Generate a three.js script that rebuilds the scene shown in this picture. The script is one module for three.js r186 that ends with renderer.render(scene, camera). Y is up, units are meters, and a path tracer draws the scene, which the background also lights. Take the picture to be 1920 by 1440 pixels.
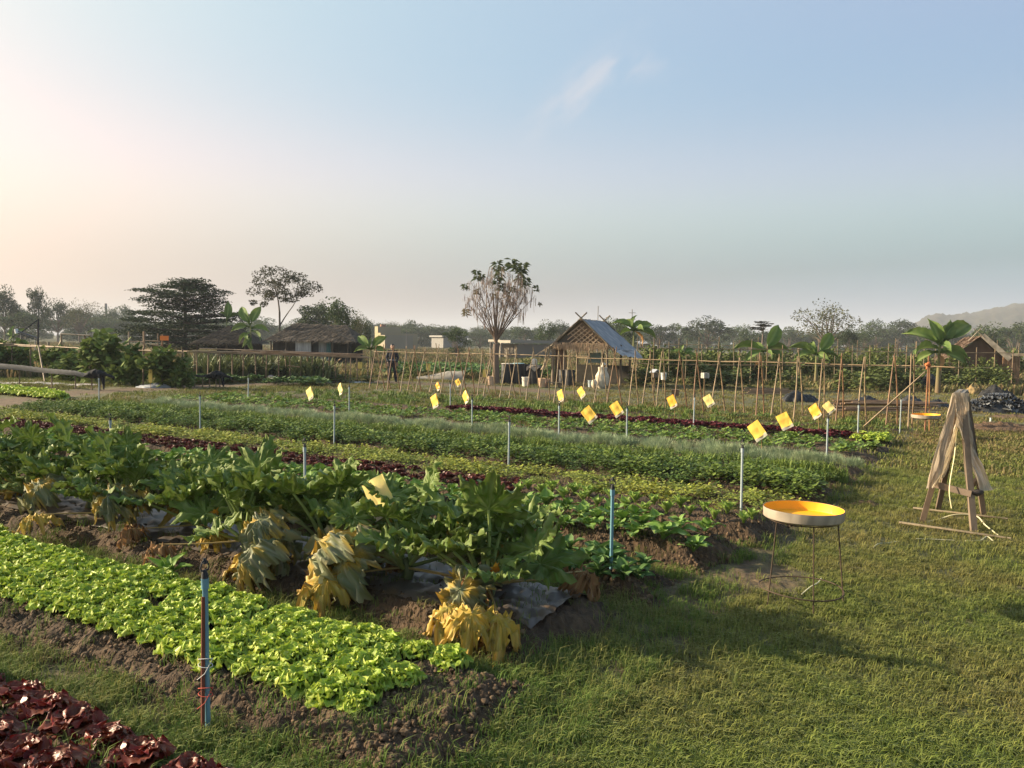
import * as THREE from 'three';
import { MarchingCubes } from 'three/addons/objects/MarchingCubes.js';
import { createNoise2D, createNoise3D } from 'simplex-noise';

// ------------------------------------------------------------------ camera, sky, sun, exposure
const scene = new THREE.Scene();
const EYE = 1.75, FOCAL = 1507;                                   // eye height in metres, focal length in pixels of a 1920 x 1440 frame
const camera = new THREE.PerspectiveCamera(2 * Math.atan(720 / FOCAL) * 180 / Math.PI, 4 / 3, 0.1, 6000);
camera.position.set(0, EYE, 0);
camera.rotation.order = 'YXZ';
camera.rotation.set(-Math.atan(78 / FOCAL), 0, Math.PI / 180);
camera.updateMatrixWorld();

const SUN_AZ = 80 * Math.PI / 180, SUN_EL = 20.5 * Math.PI / 180;   // to the left of the view axis, low morning sun
const sunDir = new THREE.Vector3(-Math.sin(SUN_AZ) * Math.cos(SUN_EL), Math.sin(SUN_EL), -Math.cos(SUN_AZ) * Math.cos(SUN_EL));
const sun = new THREE.DirectionalLight(new THREE.Color().setRGB(1, 0.83, 0.58), 5);
sun.position.copy(sunDir).multiplyScalar(120);
sun.castShadow = true; sun.shadow.radius = 1.5;
Object.assign(sun.shadow.camera, { left: -60, right: 60, top: 60, bottom: -60, near: 1, far: 300 });
sun.shadow.mapSize.set(4096, 4096);
scene.add(sun, sun.target);
const EXPOSURE = 2.5, SKY_GAIN = 1 / EXPOSURE;
scene.fog = new THREE.FogExp2(new THREE.Color().setRGB(0.84, 0.91, 1), 0.00046);

function rngOf(seed) { let a = seed >>> 0; return () => { a = (a + 0x6d2b79f5) | 0; let t = Math.imul(a ^ (a >>> 15), 1 | a); t = (t + Math.imul(t ^ (t >>> 7), 61 | t)) ^ t; return ((t ^ (t >>> 14)) >>> 0) / 4294967296; }; }
const n2 = createNoise2D(rngOf(11)), n3 = createNoise3D(rngOf(12));
const clamp = (x, a = 0, b = 1) => Math.min(b, Math.max(a, x));
const sstep = (a, b, x) => { const t = clamp((x - a) / (b - a)); return t * t * (3 - 2 * t); };
const mix = (a, b, t) => a + (b - a) * t;
const mixc = (a, b, t) => [mix(a[0], b[0], t), mix(a[1], b[1], t), mix(a[2], b[2], t)];
const V = (x, y, z) => new THREE.Vector3(x, y, z);
const fbm = (x, y, o = 4) => { let s = 0, a = 0.5; for (let i = 0; i < o; i++) { s += a * n2(x, y); x = x * 2.03 + 7.1; y = y * 2.03 + 3.7; a *= 0.5; } return s; };

// hazy morning sky: pale warm glow round the sun, blue away from it, dusty band over the horizon, one wisp of high cloud
function makeSky() {
  const W = 2048, H = 1024, data = new Float32Array(W * H * 4), d = V(0, 0, 0);
  for (let j = 0; j < H; j++) for (let i = 0; i < W; i++) {
    const el = ((j + 0.5) / H - 0.5) * Math.PI, ph = ((i + 0.5) / W - 0.5) * 2 * Math.PI;
    d.set(Math.cos(el) * Math.cos(ph), Math.sin(el), Math.cos(el) * Math.sin(ph));
    const g = Math.acos(clamp(d.dot(sunDir), -1, 1)) * 180 / Math.PI, gg = Math.max(g, 26), e = Math.max(el * 180 / Math.PI, 0);
    const hi = [0.34 + 5.88 * Math.exp(-gg / 18.3), 0.395 + 2.1 * Math.exp(-gg / 32), 0.615 + 0.826 * Math.exp(-gg / 43.3)];
    const lo = [0.03 + 6.2 * Math.exp(-gg / 26), 0.08 + 4.35 * Math.exp(-gg / 25), 0.2 + 2.6 * Math.exp(-gg / 22.7)];
    const w = [sstep(1.8, 24.8, e), sstep(0, 10, e), sstep(0, 12.4, e)], deep = 1 - 0.3 * sstep(24, 90, e), band = Math.exp(-(((e - 10) / 5) ** 2));
    const haze = [0.235 * band, 0.085 * band, 0], fall = [deep * deep, deep, Math.sqrt(deep)];
    let c = [0, 1, 2].map((k) => (mix(lo[k], hi[k], w[k]) + haze[k]) * fall[k]);
    const ax = Math.atan2(d.x, -d.z) * 180 / Math.PI;
    if (d.z < 0 && ax > -6 && ax < 16 && e > 8 && e < 26) {       // the wisp
      const a = (ax - 4.2) * 0.77 + (e - 17.2) * 0.64, b = -(ax - 4.2) * 0.64 + (e - 17.2) * 0.77;
      const n = fbm(a * 0.22 + 3, b * 0.75 + 9, 5);
      const env = Math.exp(-((a / 3.6) ** 2) - ((b + 0.5 * n) / 1.1) ** 2) + 0.55 * Math.exp(-(((ax - 8) / 2.2) ** 2) - ((e - 18.2 - n) / 0.55) ** 2);
      const m = clamp(env * (0.55 + 0.9 * n), 0, 1) * 0.62;
      c = mixc(c, [0.76, 0.74, 0.78], m);
    }
    data.set([c[0] * SKY_GAIN, c[1] * SKY_GAIN, c[2] * SKY_GAIN, 1], (j * W + i) * 4);
  }
  const t = new THREE.DataTexture(data, W, H, THREE.RGBAFormat, THREE.FloatType);
  t.mapping = THREE.EquirectangularReflectionMapping; t.magFilter = THREE.LinearFilter; t.minFilter = THREE.LinearFilter; t.needsUpdate = true;
  return t;
}
scene.background = makeSky();
scene.environment = scene.background;

const renderer = new THREE.WebGLRenderer({ antialias: true });
renderer.toneMapping = THREE.LinearToneMapping;
renderer.toneMappingExposure = EXPOSURE;
renderer.shadowMap.enabled = true;

// ------------------------------------------------------------------ survey: sight lines to ground positions; bed axes
function sight(px, py) { return V((px - 960) / FOCAL, -(py - 720) / FOCAL, -1).applyQuaternion(camera.quaternion); }
function gp(px, py, y = 0) { const d = sight(px, py), t = (y - EYE) / d.y; return V(d.x * t, y, d.z * t); }              // where a sight line meets height y
function at(px, py, depth) { const d = sight(px, py), t = -depth / d.z; return V(d.x * t, EYE + d.y * t, d.z * t); }    // a point that far in front
function foot(px, depth) { const p = at(px, 642, depth); p.y = 0; return p; }
function hgt(px, py, depth) { return at(px, py, depth).y; }
const BA = 58.5 * Math.PI / 180, BD = V(-Math.sin(BA), 0, -Math.cos(BA)), BN = V(Math.cos(BA), 0, -Math.sin(BA));
const uv2p = (u, v, y = 0) => V(BD.x * u + BN.x * v, y, BD.z * u + BN.z * v);
const p2uv = (p) => [p.x * BD.x + p.z * BD.z, p.x * BN.x + p.z * BN.z];
const BED_TURN = Math.atan2(-BD.z, BD.x);                          // rotation.y that lays +x along the beds

// ------------------------------------------------------------------ naming
const taken = new Map();
function numbered(name) { const n = taken.get(name) ?? 0; taken.set(name, n + 1); return n ? name + '_' + String(n).padStart(3, '0') : name; }
function tag(o, label, category, group, kind) { o.userData.label = label; o.userData.category = category; if (group) o.userData.group = group; if (kind) o.userData.kind = kind; return o; }
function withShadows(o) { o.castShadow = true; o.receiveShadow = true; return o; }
function thing(name, label, category, pos, turn = 0, group) {
  const o = new THREE.Group(); o.name = numbered(name); scene.add(o); if (pos) o.position.copy(pos); o.rotation.y = turn; return tag(o, label, category, group);
}
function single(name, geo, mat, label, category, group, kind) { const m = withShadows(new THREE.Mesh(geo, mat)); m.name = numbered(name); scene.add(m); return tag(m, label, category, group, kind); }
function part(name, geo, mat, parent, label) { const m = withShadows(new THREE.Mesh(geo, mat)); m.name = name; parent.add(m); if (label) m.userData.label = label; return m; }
function copy(o, pos, turn, scale, label, group) {
  const c = o.clone(); c.name = numbered(o.name.replace(/_\d{3}$/, '')); c.userData = { ...o.userData }; scene.add(c);
  if (pos) c.position.copy(pos); if (turn !== undefined) c.rotation.y = turn; if (scale) (typeof scale === 'number' ? c.scale.setScalar(scale) : c.scale.set(...scale));
  if (label) c.userData.label = label; if (group) c.userData.group = group; return c;
}

// ------------------------------------------------------------------ geometry builder
const ord = (n) => ['first', 'second', 'third', 'fourth', 'fifth', 'sixth', 'seventh', 'eighth', 'ninth', 'tenth'][n - 1] ?? n + (n % 10 === 1 && n % 100 !== 11 ? 'st' : n % 10 === 2 && n % 100 !== 12 ? 'nd' : n % 10 === 3 && n % 100 !== 13 ? 'rd' : 'th');
class GB {
  constructor() { this.p = []; this.c = []; this.t = []; this.i = []; }
  v(x, y, z, c, s = 0, t = 0) { this.p.push(x, y, z); this.c.push(c[0], c[1], c[2]); this.t.push(s, t); return this.p.length / 3 - 1; }
  tri(a, b, c) { this.i.push(a, b, c); }
  quad(a, b, c, d) { this.i.push(a, b, c, a, c, d); }
  get count() { return this.p.length / 3; }
  grid(nu, nv, fn, wrap = false) {                                  // fn(i, j) -> [x, y, z, colour, s, t]
    const base = this.count;
    for (let i = 0; i <= nu; i++) for (let j = 0; j <= nv; j++) { const q = fn(i, j); this.v(q[0], q[1], q[2], q[3], q[4], q[5]); }
    for (let i = 0; i < nu; i++) for (let j = 0; j < nv; j++) { const a = base + i * (nv + 1) + j; this.quad(a, a + nv + 1, a + nv + 2, a + 1); }
    return this;
  }
  tube(pts, radii, sides, col, cap = true) {
    const base = this.count, n = pts.length, T = V(0, 0, 0), A = V(0, 0, 0), B = V(0, 0, 0); let ref = null, len = 0;
    for (let i = 0; i < n; i++) {
      T.copy(pts[Math.min(i + 1, n - 1)]).sub(pts[Math.max(i - 1, 0)]).normalize();
      if (!ref) ref = Math.abs(T.y) > 0.9 ? V(1, 0, 0) : V(0, 1, 0);
      A.crossVectors(T, ref).normalize(); B.crossVectors(A, T).normalize(); ref = B.clone();
      if (i) len += pts[i].distanceTo(pts[i - 1]);
      const r = Array.isArray(radii) ? radii[i] : radii, c = typeof col === 'function' ? col(i / (n - 1)) : col;
      for (let k = 0; k <= sides; k++) { const a = k / sides * 2 * Math.PI, x = Math.cos(a) * r, y = Math.sin(a) * r; this.v(pts[i].x + A.x * x + B.x * y, pts[i].y + A.y * x + B.y * y, pts[i].z + A.z * x + B.z * y, c, k / sides * r * 6.3, len); }
    }
    for (let i = 0; i < n - 1; i++) for (let k = 0; k < sides; k++) { const a = base + i * (sides + 1) + k; this.quad(a, a + 1, a + sides + 2, a + sides + 1); }
    if (cap) for (const i of [0, n - 1]) {
      const r0 = Array.isArray(radii) ? radii[i] : radii; if (r0 < 1e-4) continue;
      const c = typeof col === 'function' ? col(i / (n - 1)) : col, o = this.v(pts[i].x, pts[i].y, pts[i].z, c), s = this.count;
      for (let k = 0; k <= sides; k++) { const q = (base + i * (sides + 1) + k) * 3; this.v(this.p[q], this.p[q + 1], this.p[q + 2], c); }
      for (let k = 0; k < sides; k++) this.tri(o, s + k, s + k + 1);
    }
    return this;
  }
  beam(a, b, w, h, col, up = V(0, 1, 0)) {                          // a squared timber from a to b
    const T = b.clone().sub(a).normalize(); if (Math.abs(T.dot(up)) > 0.98) up = V(1, 0, 0.2);
    const S = V(0, 0, 0).crossVectors(T, up).normalize().multiplyScalar(w / 2), U = V(0, 0, 0).crossVectors(S, T).normalize().multiplyScalar(h / 2), L = a.distanceTo(b);
    const q = [[-1, -1], [1, -1], [1, 1], [-1, 1]];
    const P = (e, k) => { const o = e ? b : a; return [o.x + S.x * q[k][0] + U.x * q[k][1], o.y + S.y * q[k][0] + U.y * q[k][1], o.z + S.z * q[k][0] + U.z * q[k][1]]; };
    for (let k = 0; k < 4; k++) { const m = (k + 1) % 4, i0 = this.v(...P(0, k), col, 0, 0), i1 = this.v(...P(0, m), col, w, 0), i2 = this.v(...P(1, m), col, w, L), i3 = this.v(...P(1, k), col, 0, L); this.quad(i0, i1, i2, i3); }
    for (const e of [0, 1]) { const i = [0, 1, 2, 3].map((k) => this.v(...P(e, k), col)); this.quad(...i); }
    return this;
  }
  add(g, m, tint) {                                                 // another builder's shapes, moved by a matrix
    const base = this.count, q = V(0, 0, 0);
    for (let k = 0; k < g.p.length; k += 3) { q.set(g.p[k], g.p[k + 1], g.p[k + 2]).applyMatrix4(m); this.p.push(q.x, q.y, q.z); for (let e = 0; e < 3; e++) this.c.push(g.c[k + e] * (tint ? tint[e] : 1)); }
    for (const t of g.t) this.t.push(t);
    for (const i of g.i) this.i.push(i + base);
    return this;
  }
  build() {
    const g = new THREE.BufferGeometry();
    g.setAttribute('position', new THREE.Float32BufferAttribute(this.p, 3)); g.setAttribute('color', new THREE.Float32BufferAttribute(this.c, 3)); g.setAttribute('uv', new THREE.Float32BufferAttribute(this.t, 2));
    g.setIndex(this.i); g.computeVertexNormals(); return g;
  }
}
const M4 = (pos, rot = [0, 0, 0], s = 1) => new THREE.Matrix4().compose(pos, new THREE.Quaternion().setFromEuler(new THREE.Euler(...rot, 'YXZ')), Array.isArray(s) ? V(...s) : V(s, s, s));
const vary = (c, r, a = 0.2) => { const k = 1 + (r() - 0.5) * 2 * a; return [c[0] * k * (1 + (r() - 0.5) * a * 0.5), c[1] * k, c[2] * k * (1 + (r() - 0.5) * a * 0.5)]; };

// ------------------------------------------------------------------ materials
function noiseTexture(size, fn, srgb = true) {
  const data = new Uint8Array(size * size * 4);
  for (let j = 0; j < size; j++) for (let i = 0; i < size; i++) { const q = fn(i / size, j / size); for (let k = 0; k < 3; k++) data[(j * size + i) * 4 + k] = clamp(Array.isArray(q) ? q[k] : q) * 255; data[(j * size + i) * 4 + 3] = 255; }
  const t = new THREE.DataTexture(data, size, size); t.wrapS = t.wrapT = THREE.RepeatWrapping; t.magFilter = THREE.LinearFilter; t.minFilter = THREE.LinearMipmapLinearFilter; t.generateMipmaps = true; t.needsUpdate = true;
  if (srgb) t.colorSpace = THREE.SRGBColorSpace; return t;
}
const loop4 = (x, y, f, o = 4) => {                                 // noise that repeats over the unit square
  const a = x * 2 * Math.PI, b = y * 2 * Math.PI, R = f / 6.283; let s = 0, w = 0.5, k = 1;
  for (let i = 0; i < o; i++) { s += w * 0.5 * (n3(Math.cos(a) * R * k + 5 * i, Math.sin(a) * R * k, Math.cos(b) * R * k) + n3(Math.cos(a) * R * k, Math.sin(b) * R * k + 9 * i, Math.sin(a) * R * k + 31)); w *= 0.55; k *= 2.1; }
  return s;
};
const soilMap = noiseTexture(512, (x, y) => { const v = 0.8 + 0.34 * loop4(x, y, 9, 5); return [v, v * (0.985 + 0.03 * loop4(y, x, 3, 2)), v * 0.96]; });
const soilBump = noiseTexture(512, (x, y) => 0.5 + 0.65 * loop4(x + 0.3, y, 12, 5), false);
const grainMap = noiseTexture(256, (x, y) => { const v = 0.8 + 0.25 * loop4(x, y * 0.999, 3, 2) + 0.16 * Math.sin(40 * x * 6.283 / 6.283 + 6 * loop4(x, y, 2, 2)) * 0.6 + 0.12 * loop4(x * 1, y, 24, 2); return [v, v * 0.98, v * 0.95]; });
const std = (o) => new THREE.MeshStandardMaterial({ vertexColors: true, roughness: 0.85, side: THREE.DoubleSide, ...o });
const leafy = (t, rough = 0.6, o = {}) => new THREE.MeshPhysicalMaterial({ vertexColors: true, roughness: rough, transmission: t, thickness: 0, side: THREE.DoubleSide, specularIntensity: 0.35, ...o });
const M = {
  soil: std({ map: soilMap, bumpMap: soilBump, bumpScale: 0.03, roughness: 1 }),
  ground: std({ map: soilMap, bumpMap: soilBump, bumpScale: 0.02, roughness: 1 }),
  lettuce: leafy(0.42, 0.6), redleaf: leafy(0.3, 0.42, { specularIntensity: 0.5 }), leaf: leafy(0.35, 0.65), squash: leafy(0.3, 0.7), crown: leafy(0.25, 0.85, { specularIntensity: 0.2 }), grass: leafy(0.35, 0.8, { specularIntensity: 0.2 }), dry: leafy(0.25, 0.9),
  bark: std({ roughness: 0.95 }), wood: std({ map: grainMap, roughness: 0.85 }), bamboo: std({ map: grainMap, roughness: 0.6 }), thatch: std({ roughness: 1 }),
  plain: std({ roughness: 0.8 }), satin: std({ roughness: 0.45 }), pvc: std({ roughness: 0.4 }), metal: std({ roughness: 0.5, metalness: 0.7 }), rust: std({ roughness: 0.8, metalness: 0.3 }),
  tarp: std({ roughness: 0.75 }), blackplastic: new THREE.MeshPhysicalMaterial({ vertexColors: true, roughness: 0.5, side: THREE.DoubleSide, specularIntensity: 0.55 }),
  film: new THREE.MeshPhysicalMaterial({ vertexColors: true, roughness: 0.45, transmission: 0.55, thickness: 0, side: THREE.DoubleSide }),
  sheet: leafy(0.3, 0.45), polythene: leafy(0.55, 0.6), skin: std({ roughness: 0.6 }), cloth: std({ roughness: 0.95 }), concrete: std({ map: soilMap, roughness: 0.9 }),
};

// ------------------------------------------------------------------ beds: [name, v0, v1, u0, u1, height]
const beds = {
  redNear: [0.75, 2.05, 2.05, 8, 0.08], lettuce: [2.27, 3.5, 1.78, 13, 0.1], squash: [3.64, 4.88, 1.98, 14, 0.13], spinach: [5.0, 5.72, 1.95, 14, 0.13],
  chard: [5.92, 6.86, 1.82, 17.5, 0.19], baby: [7.0, 8.02, 1.72, 18, 0.17], yellow: [8.15, 9.08, 1.68, 18.4, 0.1], parsley: [9.2, 10.5, 1.62, 18.6, 0.12],
  onion: [10.6, 11.45, 1.58, 18.6, 0.12], dill: [11.55, 12.4, 1.55, 17.6, 0.12], seedling: [13.1, 15.4, 1.6, 19, 0.1], darkRed: [15.6, 16.5, 1.7, 17, 0.1], vine: [18.7, 20.2, 1.7, 10, 0.05],
};
const bedList = Object.values(beds);
function bedTop(u, v) {                                             // height of the worked soil
  let h = 0;
  for (const [v0, v1, u0, u1, H] of bedList) {
    const wob = 0.06 * n2(u * 0.7, v0 * 3), endw = 0.1 * n2(v * 1.7, v0);
    const a = Math.min(v - (v0 + wob), (v1 + wob) - v) / 0.26, b = Math.min(u - (u0 + endw), u1 - u) / 0.34;
    const s = Math.min(a, b); if (s > 0) h = Math.max(h, H * sstep(0, 1, Math.min(1, s)) ** 0.8);
  }
  return h;
}
const bedAt = (p) => { const [u, v] = p2uv(p); return bedTop(u, v); };
const onBed = (u, v) => V(...(() => { const p = uv2p(u, v); return [p.x, bedTop(u, v), p.z]; })());

// footpath across the far end of the beds, as a line of ground points
const walk = [[-60, 766], [0, 752], [180, 733], [400, 723], [560, 717], [720, 716], [860, 721], [960, 729], [1060, 736]].map(([x, y]) => gp(x, y));
function toWalk(x, z) { let m = 1e9; for (let i = 0; i < walk.length - 1; i++) { const a = walk[i], b = walk[i + 1], dx = b.x - a.x, dz = b.z - a.z, t = clamp(((x - a.x) * dx + (z - a.z) * dz) / (dx * dx + dz * dz)); m = Math.min(m, Math.hypot(x - a.x - t * dx, z - a.z - t * dz)); } return m; }

const SOIL = [0.085, 0.053, 0.028], SOILDRY = [0.165, 0.108, 0.06], TURF = [0.085, 0.1, 0.032], STRAW = [0.21, 0.165, 0.085], FIELD = [0.12, 0.13, 0.045];
// ground: one sheet out to the horizon, finer towards the garden
{
  const g = new GB(), rings = [0.4]; while (rings[rings.length - 1] < 2600) rings.push(rings[rings.length - 1] * 1.022);
  const ang = []; for (let a = -180; a < -50; a += 5) ang.push(a); for (let a = -50; a < 50; a += 0.45) ang.push(a); for (let a = 50; a <= 180; a += 5) ang.push(a);
  g.grid(rings.length - 1, ang.length - 1, (i, j) => {
    const r = rings[i], a = ang[j] * Math.PI / 180, x = r * Math.sin(a), z = -r * Math.cos(a), [u, v] = p2uv(V(x, 0, z));
    const y = -0.012 + 0.014 * n2(x * 1.1, z * 1.1) * (r < 60 ? 1 : 0) + 0.008 * n2(x * 4, z * 4) * (r < 15 ? 1 : 0);
    const patch = 0.5 + 0.5 * fbm(x * 0.5, z * 0.5, 4), fine = n2(x * 6, z * 6);
    let c = mixc(TURF, STRAW, clamp(0.15 + 0.5 * sstep(0.45, 0.8, patch) + 0.1 * fine));
    if (u > 1.4 && u < 20.5 && v > 0 && v < 21) c = mixc(c, SOIL, clamp(0.45 + 0.5 * fine));                     // trodden furrows
    const end = Math.hypot(u - 1.5, (v - 6.2) * 0.8); c = mixc(c, SOILDRY, 0.75 * (1 - sstep(0.1, 0.5, end + 0.25 * fbm(x * 3, z * 3, 3))));   // bare patch at the bed ends
    if (v > 20.5 || u > 21) c = mixc(c, mixc(FIELD, STRAW, clamp(0.1 + 0.8 * fbm(x * 0.09, z * 0.2, 4))), 0.8);
    const w = toWalk(x, z); if (r < 60) c = mixc(c, SOILDRY, 1 - sstep(0.5, 0.95, w + 0.3 * fine));
    return [x, y, z, c, x / 1.3, z / 1.3];
  });
  single('ground', g.build(), M.ground, 'grassy farm ground with trodden soil between the beds', 'ground', null, 'structure');
}
// far wooded hill on the right
{
  const g = new GB(), c0 = [0.05, 0.042, 0.034], c1 = [0.028, 0.034, 0.02];
  g.grid(150, 40, (i, j) => {
    const px = 1560 + i * 6.4, t = j / 40, p = at(px, 645, 600 + 280 * (1 - t)), crest = sstep(1610, 1760, px) * 38 + sstep(1740, 2150, px) * 34 + 1.5 * n2(px * 0.011, 3) + 0.7 * n2(px * 0.05, 8);
    const prof = Math.sin(Math.min(1, (1 - t) * 1.35) * Math.PI / 2) * (t < 0.26 ? sstep(0, 0.26, t) * 0.5 + 0.5 : 1);
    const q = n2(px * 0.1, t * 16), y = Math.max(-1, crest * prof + 1.2 * n2(px * 0.17, t * 22) + 1.2 * n2(px * 0.6, t * 60) - 2);
    return [p.x, y, p.z, mixc(c0, c1, clamp(0.45 + 0.55 * q)), p.x / 20, p.z / 20];
  });
  single('hill', g.build(), M.thatch, 'long dry wooded hill fading in haze behind the farm', 'hill', null, 'structure');
}
// worked soil of each bed, clods and all
{
  const said = { redNear: 'dark soil bed under the red lettuce in the near corner', lettuce: 'dark soil bed under the bright green lettuce', squash: 'mounded soil bed under the big squash plants', spinach: 'soil bed of the dark green leaf plants beside the squash', chard: 'raised clod soil bed of light green leaf plants', baby: 'raised brown soil bed of baby lettuce and red lettuce', yellow: 'soil bed under the yellow green herb band', parsley: 'soil bed under the dark green herb band', onion: 'soil bed under the grassy herb band', dill: 'soil bed under the blue green feathery dill band', seedling: 'wide soil bed of seedlings with yellow traps', darkRed: 'soil bed under the far dark red lettuce strip', vine: 'weedy soil strip along the crossed bamboo trellis' };
  for (const [key, [v0, v1, u0, u1]] of Object.entries(beds)) {
    const g = new GB(), us = []; for (let u = u0 - 0.25; u < u1 + 0.2;) { us.push(u); u += Math.max(0.022, 0.0045 * Math.hypot(u, v0) * (v0 < 9 ? 1 : 2)); }
    const nv = Math.min(44, Math.round((v1 - v0 + 0.3) / Math.max(0.025, 0.004 * v0)));
    g.grid(us.length - 1, nv, (i, j) => {
      const u = us[i], v = v0 - 0.15 + (v1 - v0 + 0.3) * j / nv, h = bedTop(u, v), k = clamp(h / 0.06);
      const clod = Math.abs(n2(u * 9, v * 9)) * 0.03 + Math.max(0, n2(u * 21, v * 21)) * 0.022 + n2(u * 3, v * 3) * 0.02, p = uv2p(u, v);
      const c = mixc(SOIL, SOILDRY, clamp(0.15 + 0.3 * n2(u * 1.5, v * 2) + 0.22 * n2(u * 13, v * 13)));
      return [p.x, h - 0.03 + k * clod, p.z, c, p.x / 0.7, p.z / 0.7];
    });
    single('planting_bed', g.build(), M.soil, said[key], 'planting bed', null, 'structure');
  }
}

// ------------------------------------------------------------------ scattered cover (uncountable): grass and herb rows as instances
function scatter(name, geo, mat, spots, label, category) {          // spots: [position, turn, scale, tint, tilt]
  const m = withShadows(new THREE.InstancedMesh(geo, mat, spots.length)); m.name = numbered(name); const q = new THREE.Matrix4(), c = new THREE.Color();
  spots.forEach(([p, turn, s, tint, tx = 0, tz = 0], i) => { m.setMatrixAt(i, q.compose(p, new THREE.Quaternion().setFromEuler(new THREE.Euler(tx, turn, tz)), Array.isArray(s) ? V(...s) : V(s, s, s))); m.setColorAt(i, c.setRGB(...tint)); });
  scene.add(m); return tag(m, label, category, null, 'stuff');
}
function tuft(seed, n, rad, h, w, c0, c1, lean = 0.5) {             // blades of grass
  const g = new GB(), r = rngOf(seed);
  for (let k = 0; k < n; k++) {
    const a = r() * 6.28, d = Math.sqrt(r()) * rad, x = Math.cos(a) * d, z = Math.sin(a) * d, b = r() * 6.28, L = h * (0.55 + 0.7 * r()), le = lean * (0.3 + r()) * L, ww = w * (0.7 + 0.6 * r());
    const dx = Math.cos(b), dz = Math.sin(b), sx = -dz * ww / 2, sz = dx * ww / 2, c = mixc(c0, c1, r());
    const a0 = g.v(x - sx, -0.01, z - sz, c), a1 = g.v(x + sx, -0.01, z + sz, c), m0 = g.v(x - sx * 0.8 + dx * le * 0.35, L * 0.6, z - sz * 0.8 + dz * le * 0.35, c), m1 = g.v(x + sx * 0.8 + dx * le * 0.35, L * 0.6, z + sz * 0.8 + dz * le * 0.35, c), t = g.v(x + dx * le, L * (1 - 0.25 * lean), z + dz * le, c);
    g.quad(a0, a1, m1, m0); g.tri(m0, m1, t);
  }
  return g.build();
}
const GREEN0 = [0.115, 0.165, 0.03], GREEN1 = [0.215, 0.255, 0.06];
{
  const r = rngOf(21), near = [[], []], path = [[], []], far = [[], []];
  const bare = (u, v) => { const e = Math.hypot(u - 1.5, (v - 6.2) * 0.8); return e < 0.34; };
  const rings = [[2.0, 4.5, 1500], [4.5, 7.5, 800], [7.5, 13, 300], [13, 24, 85], [24, 40, 26]];
  for (const [r0, r1, den] of rings) {
    const half = 44 * Math.PI / 180, N = Math.round(half * (r1 * r1 - r0 * r0) * den);
    for (let k = 0; k < N; k++) {
      const a = (r() * 2 - 1) * half, d = Math.sqrt(mix(r0 * r0, r1 * r1, r())), x = d * Math.sin(a), z = -d * Math.cos(a), [u, v] = p2uv(V(x, 0, z));
      const h = bedTop(u, v), inBeds = u > 1.5 && v < 20.6 && u < 20, k2 = fbm(x * 0.7, z * 0.7, 3), k3 = n2(x * 3.1, z * 3.1);
      if (h > 0.035 && r() > 0.05 + (v > 18.5 ? 0.35 : 0)) continue;
      if (bare(u, v) && r() > 0.06) continue;
      if (toWalk(x, z) < 0.7 && r() > 0.04) continue;
      if (d > 18 && toWalk(x, z) < 1.25 && r() > 0.1) continue;
      if (v > 20.6 && u < 20 && r() > 0.45) continue;
      if (inBeds && h < 0.035 && r() > (v < 5 ? 0.6 : 0.3) + 0.45 * k3) continue;
      if (!inBeds && r() < clamp(0.25 + 0.9 * k2)) { if (r() > 0.45) continue; }
      const dry = clamp((inBeds ? 0.0 : 0.24) + 0.5 * k2 + 0.25 * n2(x * 0.2 + 4, z * 0.2) + (x > 2.4 ? 0.22 : 0) + (v > 20 ? 0.2 : 0));
      const tint = vary(mixc([1, 1, 1], [1.4, 0.92, 1.5], dry), r, 0.22), far1 = den < 100, S = (far1 ? 1.5 : den < 400 ? 1.15 : 1) * (0.7 + 0.6 * r());
      (far1 ? far : inBeds ? path : near)[k & 1].push([V(x, h, z), r() * 6.28, [S, S * (0.8 + 0.5 * k3 * 0.5 + 0.3 * r()), S], tint]);
    }
  }
  const t0 = tuft(1, 16, 0.045, 0.038, 0.0042, GREEN0, GREEN1, 1.1), t1 = tuft(2, 13, 0.05, 0.048, 0.0038, GREEN0, GREEN1, 1.3);
  near.forEach((s, i) => scatter('lawn_grass', i ? t1 : t0, M.grass, s, 'short mown grass of the open lawn right of the beds', 'grass'));
  const p0 = tuft(3, 16, 0.05, 0.05, 0.0036, [0.085, 0.15, 0.025], [0.15, 0.22, 0.045], 1.0), p1 = tuft(4, 11, 0.05, 0.065, 0.0034, [0.085, 0.15, 0.025], mixc(GREEN1, STRAW, 0.2), 1.1);
  path.forEach((s, i) => scatter('furrow_grass', i ? p1 : p0, M.grass, s, 'longer unmown grass growing in the furrows between the beds', 'grass'));
  const f0 = tuft(5, 14, 0.1, 0.04, 0.01, GREEN0, GREEN1, 1.2), f1 = tuft(6, 14, 0.1, 0.055, 0.01, GREEN0, mixc(GREEN1, STRAW, 0.6), 1.0);
  far.forEach((s, i) => scatter('far_grass', i ? f1 : f0, M.grass, s, 'rough grass and weeds around the far end of the beds', 'grass'));
  // long stray stems around the squash bed
  const s0 = tuft(7, 6, 0.05, 0.16, 0.0032, [0.1, 0.14, 0.03], [0.2, 0.2, 0.07], 0.9), sp = [];
  for (let k = 0; k < 230; k++) { const u = 1.7 + r() * 6, v = r() < 0.75 ? 3.55 + r() * 0.35 : 2.1 + r() * 0.4; sp.push([uv2p(u, v), r() * 6.28, 0.5 + 0.7 * r(), vary([1, 1, 1], r, 0.3)]); }
  for (let k = 0; k < 90; k++) { const p = uv2p(1.1 + r() * 0.9, 3.6 + r() * 1.4); sp.push([p, r() * 6.28, 0.5 + 0.6 * r(), vary([1, 1, 1], r, 0.3)]); }
  scatter('stray_grass', s0, M.grass, sp, 'long stray grass stems beside the squash and lettuce beds', 'grass');
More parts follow.
